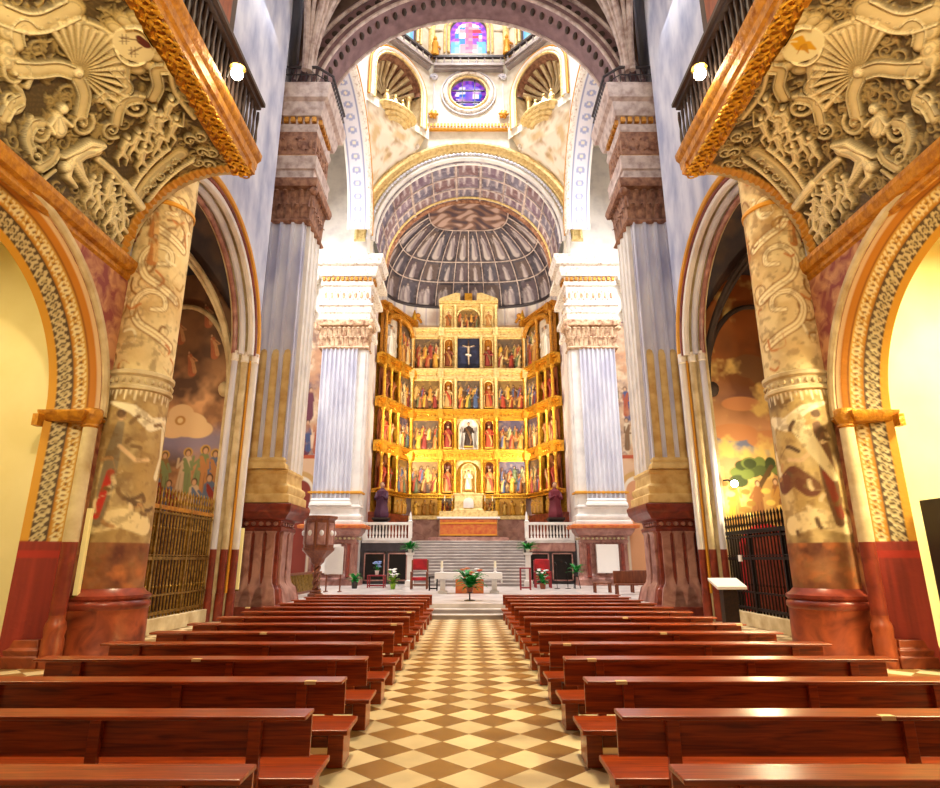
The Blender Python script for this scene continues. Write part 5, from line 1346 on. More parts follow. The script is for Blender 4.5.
def niche(T, u0, u1, z0, z1, mt, bg):
    c = (u0+u1)/2; r = (u1-u0)/2*.86; m = MB(); zs = z1-r-.1; n = 12
    for k in range(n):
        a0, a1 = pi*k/n, pi*(k+1)/n
        m.add([T(c-r*cos(a0), -.45*sin(a0), z0), T(c-r*cos(a1), -.45*sin(a1), z0), T(c-r*cos(a1), -.45*sin(a1), zs), T(c-r*cos(a0), -.45*sin(a0), zs)], [(0, 1, 2, 3)])
        for j in range(5):
            t0, t1 = pi/2*j/5, pi/2*(j+1)/5
            q = lambda a, t: T(c-r*cos(a)*cos(t) if False else c-r*cos(a), -.45*sin(a)*cos(t), zs+r*sin(a)*sin(t))
            m.add([q(a0, t0), q(a1, t0), q(a1, t1), q(a0, t1)], [(0, 1, 2, 3)])
    m.build('niche', bg, ret)
    m = MB(); m.tube([T(c-r, .08, z0)]+[T(c-r*cos(pi*k/14), .08, zs+r*sin(pi*k/14)) for k in range(15)]+[T(c+r, .08, z0)], .06, 6); m.build('niche_frame', mt, ret)
def wall_niche(T, u0, u1, z0, z1, mt):
    c = (u0+u1)/2; r = (u1-u0)/2*.86; m = MB(); wall_arch(m, lambda u, z: T(u, .02, z), u0, u1, z0, z1, c, r, z1-r-.1, 14); m.build('niche_surround', mt, ret)
TF = lambda u, d, z: (u, 50-d, z)
rs = random.Random(5)
ROBES = ['#a83a24', '#b5703a', '#8a4a2c', '#c08a4c', '#93392c', '#7a5a34', '#b0482c', '#c9a468']
obox(TF, 'backing', 'gold', -5.1, 5.1, -.6, -.46, 3.3, 22)
obox(TF, 'base', 'pinkmarble', -5.1, 5.1, -.45, .5, 3.3, 5.2); obox(TF, 'base_moulding', 'palegold', -5.1, 5.1, -.4, .62, 5.2, 5.5)
POS5 = ['far left', 'left', 'centre', 'right', 'far right']
FLD = [(-4.8, -2.6), (-2.25, -1.3), (-.98, .98), (1.3, 2.25), (2.6, 4.8)]
for i, (a, b) in enumerate(FLD):                           # predella
    if i != 2: relief(TF, a, b, 5.6, 7.0, 300+i, 'gilt' if i in (0, 4) else 'crowd')
cornice(TF, -5.1, 5.1, 6.95, 7.25, 'gold')
for ti, (z0, z1) in enumerate(TIER):
    mt = GM[ti]; zc = TIER[ti+1][0] if ti < 3 else 22.1
    for i, (a, b) in enumerate(FLD):
        ctr = (a+b)/2
        if i in (0, 4):
            obox(TF, 'panel_frame', mt, a-.12, b+.12, -.3, .04, z0, z1); relief(TF, a, b, z0+.12, z1-.12, 100+ti*10+i)
        elif i in (1, 3):
            wall_niche(TF, a-.12, b+.12, z0, z1, mt); niche(TF, a, b, z0+.02, z1, mt, 'midwood' if ti < 2 else 'ochre')
            statue((ctr, -.02, z0+.15), TF, 2.15, ROBES[(ti*3+i) % 8], ROBES[(ti*5+i+3) % 8], 'robed saint statue in the %s niche just %s of the altarpiece centre' % (TN[ti], 'left' if i == 1 else 'right'), arm=1 if i == 1 else -1)
        else:
            if ti == 0:
                wall_niche(TF, a-.2, b+.2, z0, z1, 'palegold'); niche(TF, -.7, .7, z0, z1-.2, 'palegold', 'palegold')
                statue((0, 0, z0+.35), TF, 1.8, '#e8dcc0', '#c9b48a', 'pale statue in the central niche right above the tabernacle', arm=-1)
            elif ti == 1:
                wall_niche(TF, a-.2, b+.2, z0-.1, z1+.25, 'palegold'); niche(TF, a, b, z0, z1+.2, 'palegold', 'white')
                statue((0, 0, z0+.25), TF, 2.3, '#3a2a20', '#6a4a2a', 'dark robed statue in the white central shell niche of the altarpiece', arm=1)
            elif ti == 2: obox(TF, 'panel_frame', mt, a-.2, b+.2, -.3, .04, z0, z1); relief(TF, a, b, z0+.1, z1-.1, 77)
            else: obox(TF, 'panel_frame', 'palegold', a-.2, b+.2, -.3, .04, z0, z1); relief(TF, a, b, z0+.05, z1-.05, 78, 'cross')
    for u in (-4.98, -2.43, -1.14, 1.14, 2.43, 4.98): rcol(TF, u, z0, z1, mt)
    cornice(TF, -5.15, 5.15, z1, zc, mt, (-4.98, -2.43, 2.43, 4.98))
# attic storey
obox(TF, 'attic_block', 'palegold', -2.55, 2.55, -.3, .0, 22.1, 24.4)
for a, b, i in ((-2.3, -1.35, 1), (1.35, 2.3, 3)):
    wall_niche(TF, a-.1, b+.1, 22.2, 24.2, 'palegold'); niche(TF, a, b, 22.2, 24.2, 'palegold', 'ochre')
    statue(((a+b)/2, 0, 22.3), TF, 1.6, ROBES[i], ROBES[i+4], 'small saint statue in the %s niche of the altarpiece attic' % ('left' if i == 1 else 'right'))
relief(TF, -1.0, 1.0, 22.25, 24.0, 80)
m = MB(); m.tube([TF(-1.05*cos(pi*k/16), .12, 23.4+.8*sin(pi*k/16)) for k in range(17)], .1, 6); m.build('attic_arch', 'palegold', ret)
for u in (-2.5, -1.2, 1.2, 2.5): rcol(TF, u, 22.1, 24.35, 'palegold')
cornice(TF, -2.7, 2.7, 24.35, 24.75, 'palegold')
for sg in (-1, 1):
    m = MB(); m.prism_y([(sg*.75, 24.75), (sg*2.7, 24.75), (sg*2.6, 24.95), (sg*1.2, 25.5), (sg*.75, 25.45)][::(-sg)], 49.4, 50.1); m.build('pediment', 'palegold', ret)
    m = MB(); m.tube([TF(sg*(4.9-.6*cos(k*.35)*(1-k/26)), .2, 22.7+.6*sin(k*.35)*(1-k/26)) for k in range(24)], .14, 6); m.ball(TF(sg*4.6, .2, 23.4), .25); m.build('scroll', 'ochre', ret)
    m = MB(); m.lathe([(.2, 22.1), (.28, 22.3), (.14, 22.7), (.26, 23.1), (.05, 23.9)], (sg*4.9, 49.7), 10); m.build('finial', 'gold', ret)
obox(TF, 'attic_finial', 'gold', -.35, .35, -.2, .3, 24.75, 25.6)
# folding wings, standing forward at an angle
for s in (-1, 1):
    A = (5.15, 50.0); B = (7.42, 45.25); Lw = hypot(B[0]-A[0], B[1]-A[1]); ex, ey = (B[0]-A[0])/Lw, (B[1]-A[1])/Lw; nx, ny = ey, -ex
    TW = lambda u, d, z, s=s: (s*(A[0]+ex*u+nx*d), A[1]+ey*u+ny*d, z)
    sd = 'left' if s < 0 else 'right'
    obox(TW, 'wing_backing', 'gold', 0, Lw, -.6, -.46, 3.3, 22.5); obox(TW, 'wing_base', 'rust', 0, Lw, -.4, .45, 3.3, 5.5)
    for a, b in ((.3, 2.1), (2.6, 4.4)): relief(TW, a, b, 5.6, 7.0, 400+int(a)+s, 'gilt')
    cornice(TW, 0, Lw, 6.95, 7.25, 'gold')
    for ti in range(3):
        z0, z1 = TIER[ti]; zc = TIER[ti+1][0]; mt = 'gold'
        for q, (a, b) in enumerate(((.35, 1.95), (2.6, 4.3))):
            if q == 0:
                obox(TW, 'panel_frame', mt, a-.1, b+.1, -.3, .03, z0, z1); relief(TW, a, b, z0+.1, z1-.1, 200+ti*4+s)
            else:
                obox(TW, 'panel_back', 'midwood', a-.1, b+.1, -.3, -.2, z0, z1)
                for w, u in (('inner', 3.05), ('outer', 3.95)):
                    statue((u, 0, z0+.05), TW, 2.3, ROBES[(ti+3*s+int(u)) % 8], ROBES[(2*ti+int(u*2)+s) % 8], 'saint statue on the %s wing of the altarpiece, %s, %s of the pair' % (sd, TN[ti], w), group='saints on the altarpiece wings', arm=s)
        for u in (.18, 2.28, 3.5, 4.5): rcol(TW, u, z0, z1, mt)
        cornice(TW, 0, Lw, z1, zc, mt, (.18, 2.28, 4.5))
    obox(TW, 'panel_frame', 'ochre', .3, 4.5, -.3, .02, 18.3, 22.1); relief(TW, .5, 2.3, 18.5, 21.9, 500+s); relief(TW, 2.5, 4.4, 18.4, 21.9, 510+s, 'white')
    for u in (.18, 2.4, 4.55): rcol(TW, u, 18.25, 22.1, 'ochre')
    cornice(TW, -.1, Lw, 22.1, 22.8, 'ochre', (.2, 4.5))
    m = MB(); m.tube([TW(2.35-2.0*cos(pi*k/18), .35, 21.1+1.2*sin(pi*k/18)) for k in range(19)], .22, 7); m.build('wing_arch', 'ochre', ret)

# high altar with its orange frontal
t = thing('high_altar', 'high altar with orange brocade frontal at the top of the stairs', 'altar', (0, 46.2, 3.3))
MB().box(-3.0, 3.0, 45.0, 47.4, 3.31, 3.62).build('step', 'pinkmarble', t, bevel=.02)
MB().box(-2.2, 2.2, 45.6, 47.0, 3.62, 5.0).build('body', 'pinkmarble', t)
MB().box(-2.15, 2.15, 45.52, 45.6, 3.75, 4.95).build('frontal', 'orange', t, bevel=.01)
m = MB().box(-2.15, 2.15, 45.48, 45.54, 4.62, 4.72); m.box(-2.15, 2.15, 45.48, 45.54, 3.75, 3.85); m.build('frontal_braid', 'goldtrim', t)
MB().box(-2.4, 2.4, 45.45, 47.1, 5.0, 5.14).build('altar_top', 'cloth', t, bevel=.02)
t = thing('tabernacle', 'pale stepped tabernacle shelf standing on the high altar', 'tabernacle', (0, 47.6, 3.3))
MB().box(-2.3, 2.3, 47.15, 48.9, 3.31, 5.7).build('shelf', 'palegold', t, bevel=.02); MB().moulded(-1.1, 1.1, 47.3, 48.6, [(5.7, .1), (5.8, .1), (5.9, 0), (6.9, 0), (7.0, .1), (7.1, .12)]).build('body', 'palegold', t, bevel=.01)
MB().prism_y([(-.4, 5.95)]+[(-.4*cos(pi*k/10), 6.4+.35*sin(pi*k/10)) for k in range(11)]+[(.4, 5.95)], 47.2, 47.32).build('door', 'white', t)
for k, x in enumerate((-1.9, -1.3, 1.3, 1.9)):
    c = thing('candlestick', ('outermost left', 'inner left', 'inner right', 'outermost right')[k] + ' golden candlestick with white candle on the high altar shelf', 'candlestick', (x, 47.5, 5.71))
    MB().lathe([(.14, 5.71), (.14, 5.76), (.04, 5.85), (.07, 6.0), (.03, 6.1), (.03, 6.4), (.09, 6.45), (.09, 6.48)], (x, 47.5), 12).build('stem', 'gold', c); MB().lathe([(.035, 6.48), (.03, 6.95)], (x, 47.5), 10).build('candle', 'ivory', c)
# kneeling founders in dark red beside the altarpiece
for s in (-1, 1):
    t = thing('kneeling_statue', 'dark %s draped statue kneeling at the %s edge of the altarpiece' % ('maroon' if s > 0 else 'purple', 'right' if s > 0 else 'left'), 'statue', (s*6.35, 43.8, 3.3))
    MB().moulded(5.85, 6.85, 43.4, 44.2, [(3.31, .1), (3.5, .1), (3.55, 0), (4.7, 0), (4.8, .12), (4.95, .12)]).build('pedestal', 'darkwood', t, s, bevel=.01)
    m = MB(); m.lathe([(.5, 4.95), (.55, 5.1), (.5, 5.5), (.42, 5.9), (.45, 6.5), (.4, 6.85), (.15, 7.05), (.1, 7.15)], (6.35, 43.8), 16, wob=lambda a, z: 1+.08*sin(6*a+z))
    m.tube([(6.7, 43.7, 6.7), (6.75, 43.4, 6.3), (6.4, 43.2, 6.5)], [.14, .13, .07]); m.tube([(6.0, 43.7, 6.7), (5.95, 43.4, 6.3), (6.3, 43.2, 6.5)], [.14, .13, .07]); m.build('robed_body', mat('maroon_cloth' if s > 0 else 'purple_cloth', '#6a1426' if s > 0 else '#4a1c38', .6), t, s)
    m = MB(); m.ball((6.35, 43.75, 7.3), (.17, .19, .22)); m.build('head', mat('statue_skin', '#c09070', .6), t, s)
    MB().ball((6.35, 43.83, 7.37), (.19, .2, .2)).build('hair', 'darkwood', t, s)
# ================================================================== pews
ORD = ['farthest', 'second farthest', 'third farthest', 'fourth farthest', 'fifth farthest', 'sixth farthest', 'seventh farthest', 'seventh nearest', 'sixth nearest', 'fifth nearest', 'fourth nearest', 'third nearest', 'second nearest', 'nearest']
def pew_label(s, k):
    sd = 'left' if s < 0 else 'right'; o = ORD[13-k]
    return 'red-brown wooden pew, %s row on the %s side of the tiled aisle' % (o, sd)
def make_pew():
    t = thing('pew', 'x', 'pew', (0, 0, 0), 'pews in rows along the aisle')
    MB().box(-2.0, 2.0, -.19, .08, .82, .85).build('ledge', 'wood', t, bevel=.008)
    MB().box(-1.99, 1.99, .045, .075, .51, .815).build('backrest', 'wood', t, bevel=.004)
    for x in (-1.56, 1.56): MB().box(x-.05, x+.05, -.015, .045, .02, .815).build('post', 'wood', t, bevel=.005)
    MB().box(.255, .345, -.01, .045, .45, .815).build('post', 'wood', t, bevel=.005)
    MB().box(-2.03, 2.03, .05, .64, .31, .36).build('seat', 'wood', t, bevel=.01)
    for x in (-1.9, 1.9): MB().box(x-.08, x+.08, .14, .5, 0, .31).build('foot', 'wood', t, bevel=.008)
    MB().box(-1.8, 1.8, .22, .26, .16, .26).build('stretcher', 'wood', t)
    return t
pew0 = make_pew()
PLATES = {(1, 1): 872, (1, 2): 617, (1, 3): 589, (1, 4): 565, (1, 5): 660, (1, 6): 735, (1, 7): 623, (-1, 2): 315, (-1, 3): 203, (-1, 5): 267, (-1, 6): 395, (-1, 8): 410, (-1, 9): 250}
plate0 = None
for s in (-1, 1):
    for k in range(14):
        p = pew0 if (s == -1 and k == 0) else copy_tree(pew0)
        y = 3.84+1.345*k
        p.location = (s*3.2+(-.04 if s < 0 else -.03), y, 0); p['label'] = pew_label(s, k); ORIG[p.name] = tuple(p.location)
for s in (-1, 1):
    for k in range(14):
        if (s, k) in PLATES:
            p = next(o for o in COL.objects if o.get('label') == pew_label(s, k)); y = 3.84+1.345*k
            dep = y*.9627-1.15*.2706; X = (PLATES[(s, k)]-468.5)/590*dep
            MB().box(X-.055, X+.055, y-.193, y-.13, .822, .853).build('paper_label', 'sticker', p)
# ================================================================== furniture round the altar
FZ = .45
t = thing('altar_table', 'altar table under a white cloth at the foot of the stairs', 'altar', (0, 30.0, FZ))
MB().box(-1.55, 1.55, 29.6, 30.5, 1.3, 1.38).build('table_top', 'white', t, bevel=.01)
for x in (-1.25, 1.25): MB().moulded(x-.12, x+.12, 29.85, 30.25, [(FZ, .1), (FZ+.1, .1), (FZ+.16, 0), (1.2, 0), (1.3, .08)]).build('leg', 'white', t, bevel=.01)
tag(MB().box(-1.62, 1.62, 29.53, 30.56, 1.385, 1.41).box(-1.62, -1.58, 29.53, 30.56, .95, 1.385).box(1.58, 1.62, 29.53, 30.56, .95, 1.385).box(-1.62, 1.62, 29.5, 29.53, 1.12, 1.41).build('altar_cloth', 'cloth'), 'white linen cloth draped over the altar table', 'tablecloth')
tag(MB().box(-.62, .72, 29.56, 29.6, .46, 1.11).build('altar_frontal', 'orange'), 'orange brocade hanging below the middle of the altar table', 'hanging')
for k, x in enumerate((-1.3, 1.3)):
    c = thing('candlestick', 'short white candle holder on the %s end of the altar table' % ('left' if k == 0 else 'right'), 'candlestick', (x, 30, 1.412))
    MB().lathe([(.1, 1.412), (.1, 1.44), (.05, 1.48), (.06, 1.6), (.09, 1.63)], (x, 30), 12).build('base', 'white', c); MB().lathe([(.06, 1.63), (.055, 1.95)], (x, 30), 12).build('candle', 'ivory', c)
def leaves(mb, c, r, h, n, seed, droop=.5, w=.07):
    g = random.Random(seed)
    for k in range(n):
        a = g.uniform(0, 2*pi); rr = r*g.uniform(.55, 1.05); up = h*g.uniform(.2, 1.1)
        p = [(c[0], c[1], c[2]), (c[0]+rr*.5*cos(a), c[1]+rr*.5*sin(a), c[2]+up), (c[0]+rr*cos(a), c[1]+rr*sin(a), c[2]+up-droop*h*g.uniform(.1, .8))]
        tx, ty = -sin(a), cos(a); vs = []
        for j in range(6):
            t = j/5; q = [(1-t)**2*p[0][i]+2*t*(1-t)*p[1][i]+t*t*p[2][i] for i in range(3)]; ww = w*(sin(pi*min(1, t*.9+.08)))
            for sg, dz in ((-1, 0), (0, -.012), (1, 0)): vs.append((q[0]+tx*ww*sg, q[1]+ty*ww*sg, q[2]+dz))
        mb.add(vs, [(j*3+i, j*3+i+1, j*3+i+4, j*3+i+3) for j in range(5) for i in (0, 1)])
def plant(x, y, z, label, pot, potr, poth, r, h, n, seed, lm='leaf', flowers=None, name='potted_plant', cat='plant'):
    t = thing(name, label, cat, (x, y, z))
    MB().lathe([(potr*.7, z), (potr*.75, z+.02), (potr, z+poth*.9), (potr*1.1, z+poth*.92), (potr*1.1, z+poth), (potr*.9, z+poth)], (x, y), 16).build('pot', pot, t)
    m = MB(); leaves(m, (x, y, z+poth*.9), r, h, n, seed); m.build('foliage', lm, t, smooth=0)
    if flowers:
        g = random.Random(seed+1)
        for mt, nf in flowers:
            for k in range(nf):
                a, rr = g.uniform(0, 6.28), r*g.uniform(.1, .7); m = MB(); c = (x+rr*cos(a), y+rr*sin(a), z+poth+h*g.uniform(.4, 1.0)); m.ball(c, .05, 6, 5)
                for j in range(5): m.ball((c[0]+.07*cos(j*1.257), c[1]+.07*sin(j*1.257), c[2]+.01), (.05, .05, .025), 6, 4)
                m.build('flower', mt, t)
    return t
# arrangement on its iron stand before the altar
t = thing('flower_stand', 'black iron flower stand on the steps in front of the altar table', 'stand', (.05, 24.6, FZ))
MB().lathe([(.22, FZ), (.22, FZ+.02), (.03, FZ+.05), (.025, FZ+.28), (.14, FZ+.31), (.14, FZ+.33)], (.05, 24.6), 14).build('stem', 'iron', t)
plant(.05, 24.6, FZ+.332, 'leafy green arrangement with orange and red flowers on the iron stand before the altar table', 'terracotta', .14, .16, .74, .75, 80, 3, 'leaf', (('petalr', 5), ('orange', 6), ('petalw', 3)), 'flower_arrangement', 'flowers')
def pedestal_plant(s):
    x, y = s*3.55 if s > 0 else -3.5, 36.6
    t = thing('plant_pedestal', 'slim white pedestal at the %s foot of the marble stairs' % ('left' if s < 0 else 'right'), 'pedestal', (x, y, FZ))
    MB().moulded(x-.15, x+.15, y-.15, y+.15, [(FZ, .09), (FZ+.35, .09), (FZ+.4, 0), (2.25, 0), (2.3, .08), (2.42, .1), (2.42, .1)]).build('shaft', 'white', t, bevel=.01)
    plant(x, y, 2.425, 'green fern spilling over the white pedestal %s of the stairs' % ('left' if s < 0 else 'right'), 'white', .13, .2, .72, .5, 60, 10+s, 'leaf')
for s in (-1, 1): pedestal_plant(s)
def armchair(x, y, label, seatm, framem, w=.86, z=FZ):
    t = thing('armchair', label, 'chair', (x, y, z)); h = w/2
    MB().box(x-h, x+h, y-.36, y+.36, z+.46, z+.62).build('seat', seatm, t, bevel=.03)
    MB().box(x-h+.03, x+h-.03, y+.3, y+.4, z+1.0, z+1.6).build('backrest', seatm, t, bevel=.04)
    for sx in (-1, 1):
        MB().box(x+sx*h-.045, x+sx*h+.045, y+.3, y+.4, z, z+1.55).build('rear_leg', framem, t, bevel=.01)
        MB().box(x+sx*h-.045, x+sx*h+.045, y-.38, y-.29, z, z+.86).build('front_leg', framem, t, bevel=.01)
        MB().box(x+sx*h-.05, x+sx*h+.05, y-.42, y+.36, z+.86, z+.92).build('armrest', framem, t, bevel=.01)
    MB().box(x-h, x+h, y-.34, y-.3, z+.2, z+.27).build('stretcher', framem, t)
armchair(-2.72, 34.2, 'red velvet armchair left of the altar table', 'redcloth', 'midwood')
armchair(4.3, 35.8, 'red upholstered armchair right of the altar, behind a flower bouquet', 'redcloth', 'redpaint')
def frame_stand(x, y, label, mt, w, h, z=FZ, name='side_table'):
    t = thing(name, label, 'table', (x, y, z))
    MB().box(x-w, x+w, y-w*.8, y+w*.8, z+h-.06, z+h).build('table_top', mt, t, bevel=.008)
    for sx in (-1, 1):
        for sy in (-1, 1): MB().box(x+sx*(w-.04)-.03, x+sx*(w-.04)+.03, y+sy*(w*.8-.04)-.03, y+sy*(w*.8-.04)+.03, z, z+h-.06).build('leg', mt, t)
    for sy in (-1, 1): MB().box(x-w+.05, x+w-.05, y+sy*(w*.8-.04)-.02, y+sy*(w*.8-.04)+.02, z+.08, z+.14).build('stretcher', mt, t)
frame_stand(-1.85, 32.5, 'small dark side table between the red armchair and the altar', 'iron', .24, .72)
frame_stand(3.05, 33.2, 'open red framed side table right of the altar', 'redpaint', .3, 1.15)
frame_stand(-5.35, 36.0, 'low red stool before the dark panels left of the stairs', 'redpaint', .5, .7, name='stool')
plant(-5.35, 36.0, FZ+.702, 'bouquet of pale blue flowers on the low red stool', 'white', .12, .25, .3, .5, 18, 21, 'leaf', (('petalb', 14),), 'bouquet', 'flowers')
plant(-6.4, 34.8, FZ, 'potted green plant by the left pier pedestal, nearest the pulpit', 'blackplastic', .2, .42, .5, .55, 40, 31)
plant(-4.15, 34.0, FZ, 'bouquet of white flowers with yellow green leaves left of the red armchair', 'lime', .16, .3, .4, .8, 34, 33, 'lime', (('petalw', 16),), 'bouquet', 'flowers')
plant(4.1, 34.2, FZ, 'bouquet of white and red flowers in front of the right red armchair', 'terracotta', .18, .3, .45, .75, 36, 35, 'leaf', (('petalw', 10), ('petalr', 8)), 'bouquet', 'flowers')
t = thing('plant_stand', 'tall black plant stand before the slate panels right of the stairs', 'stand', (6.1, 35.0, FZ))
for a in range(3): MB().tube([(6.1+.22*cos(a*2.1), 35+.22*sin(a*2.1), FZ), (6.1+.12*cos(a*2.1), 35+.12*sin(a*2.1), FZ+.62)], .025).build('leg', 'iron', t)
MB().lathe([(.16, FZ+.62), (.16, FZ+.65)], (6.1, 35), 14).build('table_top', 'iron', t)
plant(6.1, 35.0, FZ+.652, 'bright green plant on the tall black plant stand', 'blackplastic', .15, .22, .6, .5, 44, 37)
for x, y, lab in ((4.95, 34.6, 'left'), (5.55, 34.6, 'right')):
    t = thing('microphone_stand', 'thin black microphone stand before the slate panels, %s of two' % lab, 'stand', (x, y, FZ))
    MB().lathe([(.16, FZ), (.16, FZ+.02), (.018, FZ+.04), (.018, FZ+1.3)], (x, y), 12).build('pole', 'iron', t); MB().tube([(x, y, FZ+1.3), (x-.1, y-.1, FZ+1.42)], [.02, .03]).build('microphone', 'blackplastic', t)

# pulpit beside the left pier
px, py = -6.75, 27.4
t = thing('pulpit', 'carved wooden octagonal pulpit on a twisted column beside the left pier', 'pulpit', (px, py, FZ))
def octl(mb, rows): mb.lathe(rows, (px, py), 8, 0, 2*pi); return mb
octl(MB(), [(.55, 2.25), (.72, 2.4), (.74, 2.5), (.68, 2.52), (.68, 3.7), (.72, 3.74), (.8, 3.8), (.8, 3.9), (.66, 3.9), (.62, 2.6), (.1, 2.55)]).build('body', 'midwood', t, smooth=20)
octl(MB(), [(.14, 1.75), (.3, 1.9), (.34, 2.05), (.55, 2.25)]).build('corbel', 'midwood', t, smooth=20)
for k in range(8):
    a = pi/8+k*pi/4; m = MB(); n = (cos(a), sin(a)); e = (-sin(a), cos(a)); r = .68*cos(pi/8)+.012
    q = lambda u, d, z: (px+n[0]*(r+d)+e[0]*u, py+n[1]*(r+d)+e[1]*u, z)
    for (u0, u1, z0, z1) in ((-.19, .19, 2.65, 3.6),):
        m.add([q(u0, 0, z0), q(u1, 0, z0), q(u1, 0, z1), q(u0, 0, z1), q(u0+.04, .03, z0+.05), q(u1-.04, .03, z0+.05), q(u1-.04, .03, z1-.05), q(u0+.04, .03, z1-.05)],
              [(4, 5, 6, 7), (0, 1, 5, 4), (1, 2, 6, 5), (2, 3, 7, 6), (3, 0, 4, 7)])
    pn = m.build('panel', 'pinkmarble', t, smooth=0)
    m = MB(); m.ball(q(0, .03, 3.15), (.1, .1, .13)); m.build('rosette', 'paper', pn)
m = MB()
for j in range(2): m.tube([(px+.09*cos(k*.55+j*pi), py+.09*sin(k*.55+j*pi), FZ+.25+k*.055) for k in range(25)], .085, 8)
m.build('twisted_column', 'midwood', t)
MB().lathe([(.34, FZ), (.34, FZ+.1), (.24, FZ+.16), (.26, FZ+.22), (.18, FZ+.28)], (px, py), 16).build('base', 'midwood', t)
t = thing('notice_board', 'white notice board standing behind the pulpit', 'board', (-6.7, 31.0, FZ))
MB().box(-7.25, -6.35, 31.0, 31.06, 1.3, 2.65).build('panel', 'paper', t, bevel=.01)
for x in (-7.15, -6.45): MB().box(x-.03, x+.03, 31.06, 31.12, FZ, 2.6).build('leg', 'midwood', t)
for x in (-7.15, -6.45): MB().box(x-.05, x+.05, 30.8, 31.35, FZ, FZ+.05).build('foot', 'midwood', t)
t = thing('railing', 'low wooden railing with gilded bars behind the pulpit', 'railing', (-7.9, 29, FZ))
MB().box(-7.96, -7.84, 25.4, 33.0, 1.32, 1.42).build('handrail', 'midwood', t, bevel=.01); MB().box(-7.95, -7.85, 25.4, 33.0, FZ, FZ+.1).build('bottom_rail', 'midwood', t)
for k in range(30): MB().box(-7.93, -7.87, 25.5+.25*k, 25.57+.25*k, FZ+.1, 1.32).build('bar', 'brass', t)
# wooden seats in the right transept
def bench(x, y, w, label, back=True):
    t = thing('bench', label, 'bench', (x, y, FZ))
    MB().box(x-w, x+w, y-.25, y+.25, FZ+.42, FZ+.48).build('seat', 'midwood', t, bevel=.01)
    if back: MB().box(x-w, x+w, y+.2, y+.26, FZ+.48, FZ+1.05).build('backrest', 'midwood', t, bevel=.01)
    for sx in (-1, 1):
        for sy in (-.18, .18): MB().box(x+sx*(w-.08)-.04, x+sx*(w-.08)+.04, y+sy-.04, y+sy+.04, FZ, FZ+.42).build('leg', 'midwood', t)
bench(6.6, 30.6, .45, 'short wooden stool bench beside the right white pier', False)
bench(7.6, 29.0, .75, 'brown wooden bench with back in the right transept', True)
bench(8.6, 30.6, .6, 'brown bench partly behind the right nave pier', True)
# lectern by the right pier, loudspeaker at the edge
lx, ly = 7.35, 17.6
t = thing('lectern', 'dark wooden lectern with white sloping top beside the right pews', 'lectern', (lx, ly, 0))
MB().box(lx-.3, lx+.3, ly-.22, ly+.22, 0, .06).build('foot', 'darkwood', t, bevel=.01); MB().box(lx-.2, lx+.2, ly-.14, ly+.14, .06, 1.2).build('column', 'darkwood', t, bevel=.01)
MB().add([(lx-.42, ly-.32, 1.2), (lx+.42, ly-.32, 1.2), (lx+.42, ly+.32, 1.42), (lx-.42, ly+.32, 1.42), (lx-.42, ly-.32, 1.28), (lx+.42, ly-.32, 1.28), (lx+.42, ly+.32, 1.5), (lx-.42, ly+.32, 1.5)],
         [(0, 3, 2, 1), (4, 5, 6, 7), (0, 1, 5, 4), (1, 2, 6, 5), (2, 3, 7, 6), (3, 0, 4, 7)]).build('desk_top', 'paper', t, bevel=.01)
t = thing('loudspeaker', 'tall charcoal loudspeaker inside the bright arch at the right edge', 'speaker', (9.4, 11.7, 0))
MB().box(9.05, 9.7, 11.4, 12.0, .06, 3.15).build('cabinet', 'blackplastic', t, bevel=.02); MB().box(9.02, 9.75, 11.35, 12.05, 0, .06).build('base', 'iron', t)
MB().box(9.1, 9.65, 11.36, 11.4, .5, 3.0).build('grille', 'iron', t, bevel=.01)
# wrought iron candle bracket glimpsed in the left arch
t = thing('candelabrum', 'black wrought iron candelabrum inside the left arch', 'candelabrum', (-9.35, 11.5, 0))
MB().lathe([(.22, 0), (.22, .03), (.03, .08), (.025, 1.6)], (-9.35, 11.5), 12).build('stem', 'iron', t)
for k in range(6):
    a = k*pi/3; m = MB(); m.tube([(-9.35, 11.5, 1.45), (-9.35+.16*cos(a), 11.5+.16*sin(a), 1.4), (-9.35+.24*cos(a), 11.5+.24*sin(a), 1.55), (-9.35+.22*cos(a), 11.5+.22*sin(a), 1.7)], .016, 5); m.lathe([(.05, 1.7), (.06, 1.74)], (-9.35+.22*cos(a), 11.5+.22*sin(a)), 8); m.build('arm', 'iron', t)
#PART6
# ================================================================== camera, light
cam = bpy.data.cameras.new('camera'); co = bpy.data.objects.new('camera', cam); COL.objects.link(co)
cam.sensor_width = 36; cam.lens = 36*590/940; cam.shift_x = 1.5/940; cam.clip_end = 300
co.location = (0, 0, 2); co.rotation_euler = (radians(90+15.7), 0, 0); SC.camera = co
def light(kind, name, loc, power, color, size=1., aim=None, spot=None, blend=.5):
    d = bpy.data.lights.new(name, kind); d.energy = power; d.color = color
    if kind == 'AREA': d.shape = 'RECTANGLE'; d.size, d.size_y = size if isinstance(size, tuple) else (size, size)
    else: d.shadow_soft_size = size
    if kind == 'SPOT': d.spot_size = radians(spot); d.spot_blend = blend
    o = bpy.data.objects.new(name, d); COL.objects.link(o); o.location = loc
    if aim:
        v = [a-b for a, b in zip(aim, loc)]
        import mathutils
        o.rotation_euler = mathutils.Vector(v).to_track_quat('-Z', 'Y').to_euler()
    return o
WARM = (1, .72, .38); SOFT = (1, .86, .66); DAY = (1, .97, .98); COOL = (.9, .94, 1)
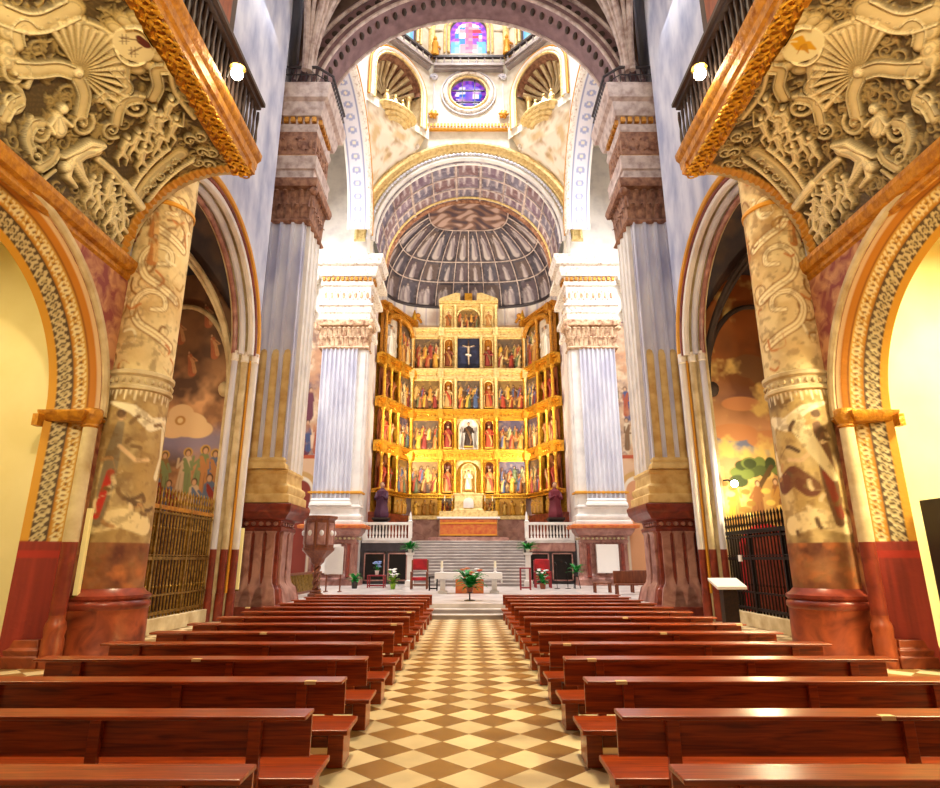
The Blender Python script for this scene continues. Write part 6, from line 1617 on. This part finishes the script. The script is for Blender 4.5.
# daylight: added spot under the dome top, unseen transept windows
light('SPOT', 'crossing_daylight_fill', (0, 31.3, 54), 60000, DAY, 1.5, (0, 31.3, 0), 54, .35)
light('POINT', 'dome_window_light', (0, 31.3, 47), 2600, DAY, 1.5)
for s in (-1, 1):
    light('AREA', 'transept_window_light', (s*15.6, 31.3, 22), 4800, DAY, (7, 12), (0, 33, 9))
    light('AREA', 'nave_cool_fill', (s*7.9, 17.5, 24), 500, COOL, (5, 5), (-s*6, 17, 12))  # added cool fill for the nave walls; no windows there
    # added spots without fixtures, brightening altarpiece, apse vault and coves
    light('SPOT', 'altarpiece_fill_spot', (s*6.2, 41.2, 9), 6500, SOFT, .3, (-s*1.0, 50, 15), 95)
    light('SPOT', 'apse_vault_fill_spot', (s*5.5, 41, 23.5), 1500, SOFT, .3, (-s*2, 47, 30), 130)
    light('POINT', 'gallery_lamp_light', (s*4.8, 10.6, 12.25), 70, SOFT, .12)
    light('SPOT', 'cove_fill_spot', (s*2.6, 2.0, 9.0), 3400, (1, .78, .48), .4, (s*7.5, 11.5, 9.2), 110, .8)
    light('AREA', 'chapel_light', (s*11.5, 8, 9.2), 450 if s < 0 else 2600, (1, .86, .5), 2, (s*11.5, 8, 0))
    light('POINT', 'chapel_fill_light', (s*10.6, 17.5, 6.5), 320 if s < 0 else 170, (1, .75, .45), .3)  # point light without a fixture inside each grille chapel
light('POINT', 'spotlight_glow', (9.35, 20.4, 4.5), 350, (1, .85, .5), .1)
light('SPOT', 'nave_overhead_fill', (0, 11, 30), 28000, (1, .76, .46), 1.5, (0, 10, 0), 58, .6)  # added overhead fill for pews and aisle; no lamp hangs there
light('POINT', 'nave_fill_point', (0, 13, 24), 1500, SOFT, 1.0)  # added soft fill for the pier fronts; no chandelier
w = bpy.data.worlds.new('world'); SC.world = w; w.use_nodes = True
bg = w.node_tree.nodes['Background']; bg.inputs[0].default_value = (1, .84, .62, 1); bg.inputs[1].default_value = .18
SC.view_settings.view_transform = 'Standard'; SC.view_settings.look = 'None'; SC.view_settings.gamma = 1
SC.view_settings.exposure = 0
SC.cycles.max_bounces = 6; SC.cycles.diffuse_bounces = 4; SC.cycles.glossy_bounces = 3
SC.cycles.sample_clamp_indirect = 6
SC.cycles.use_denoising = True
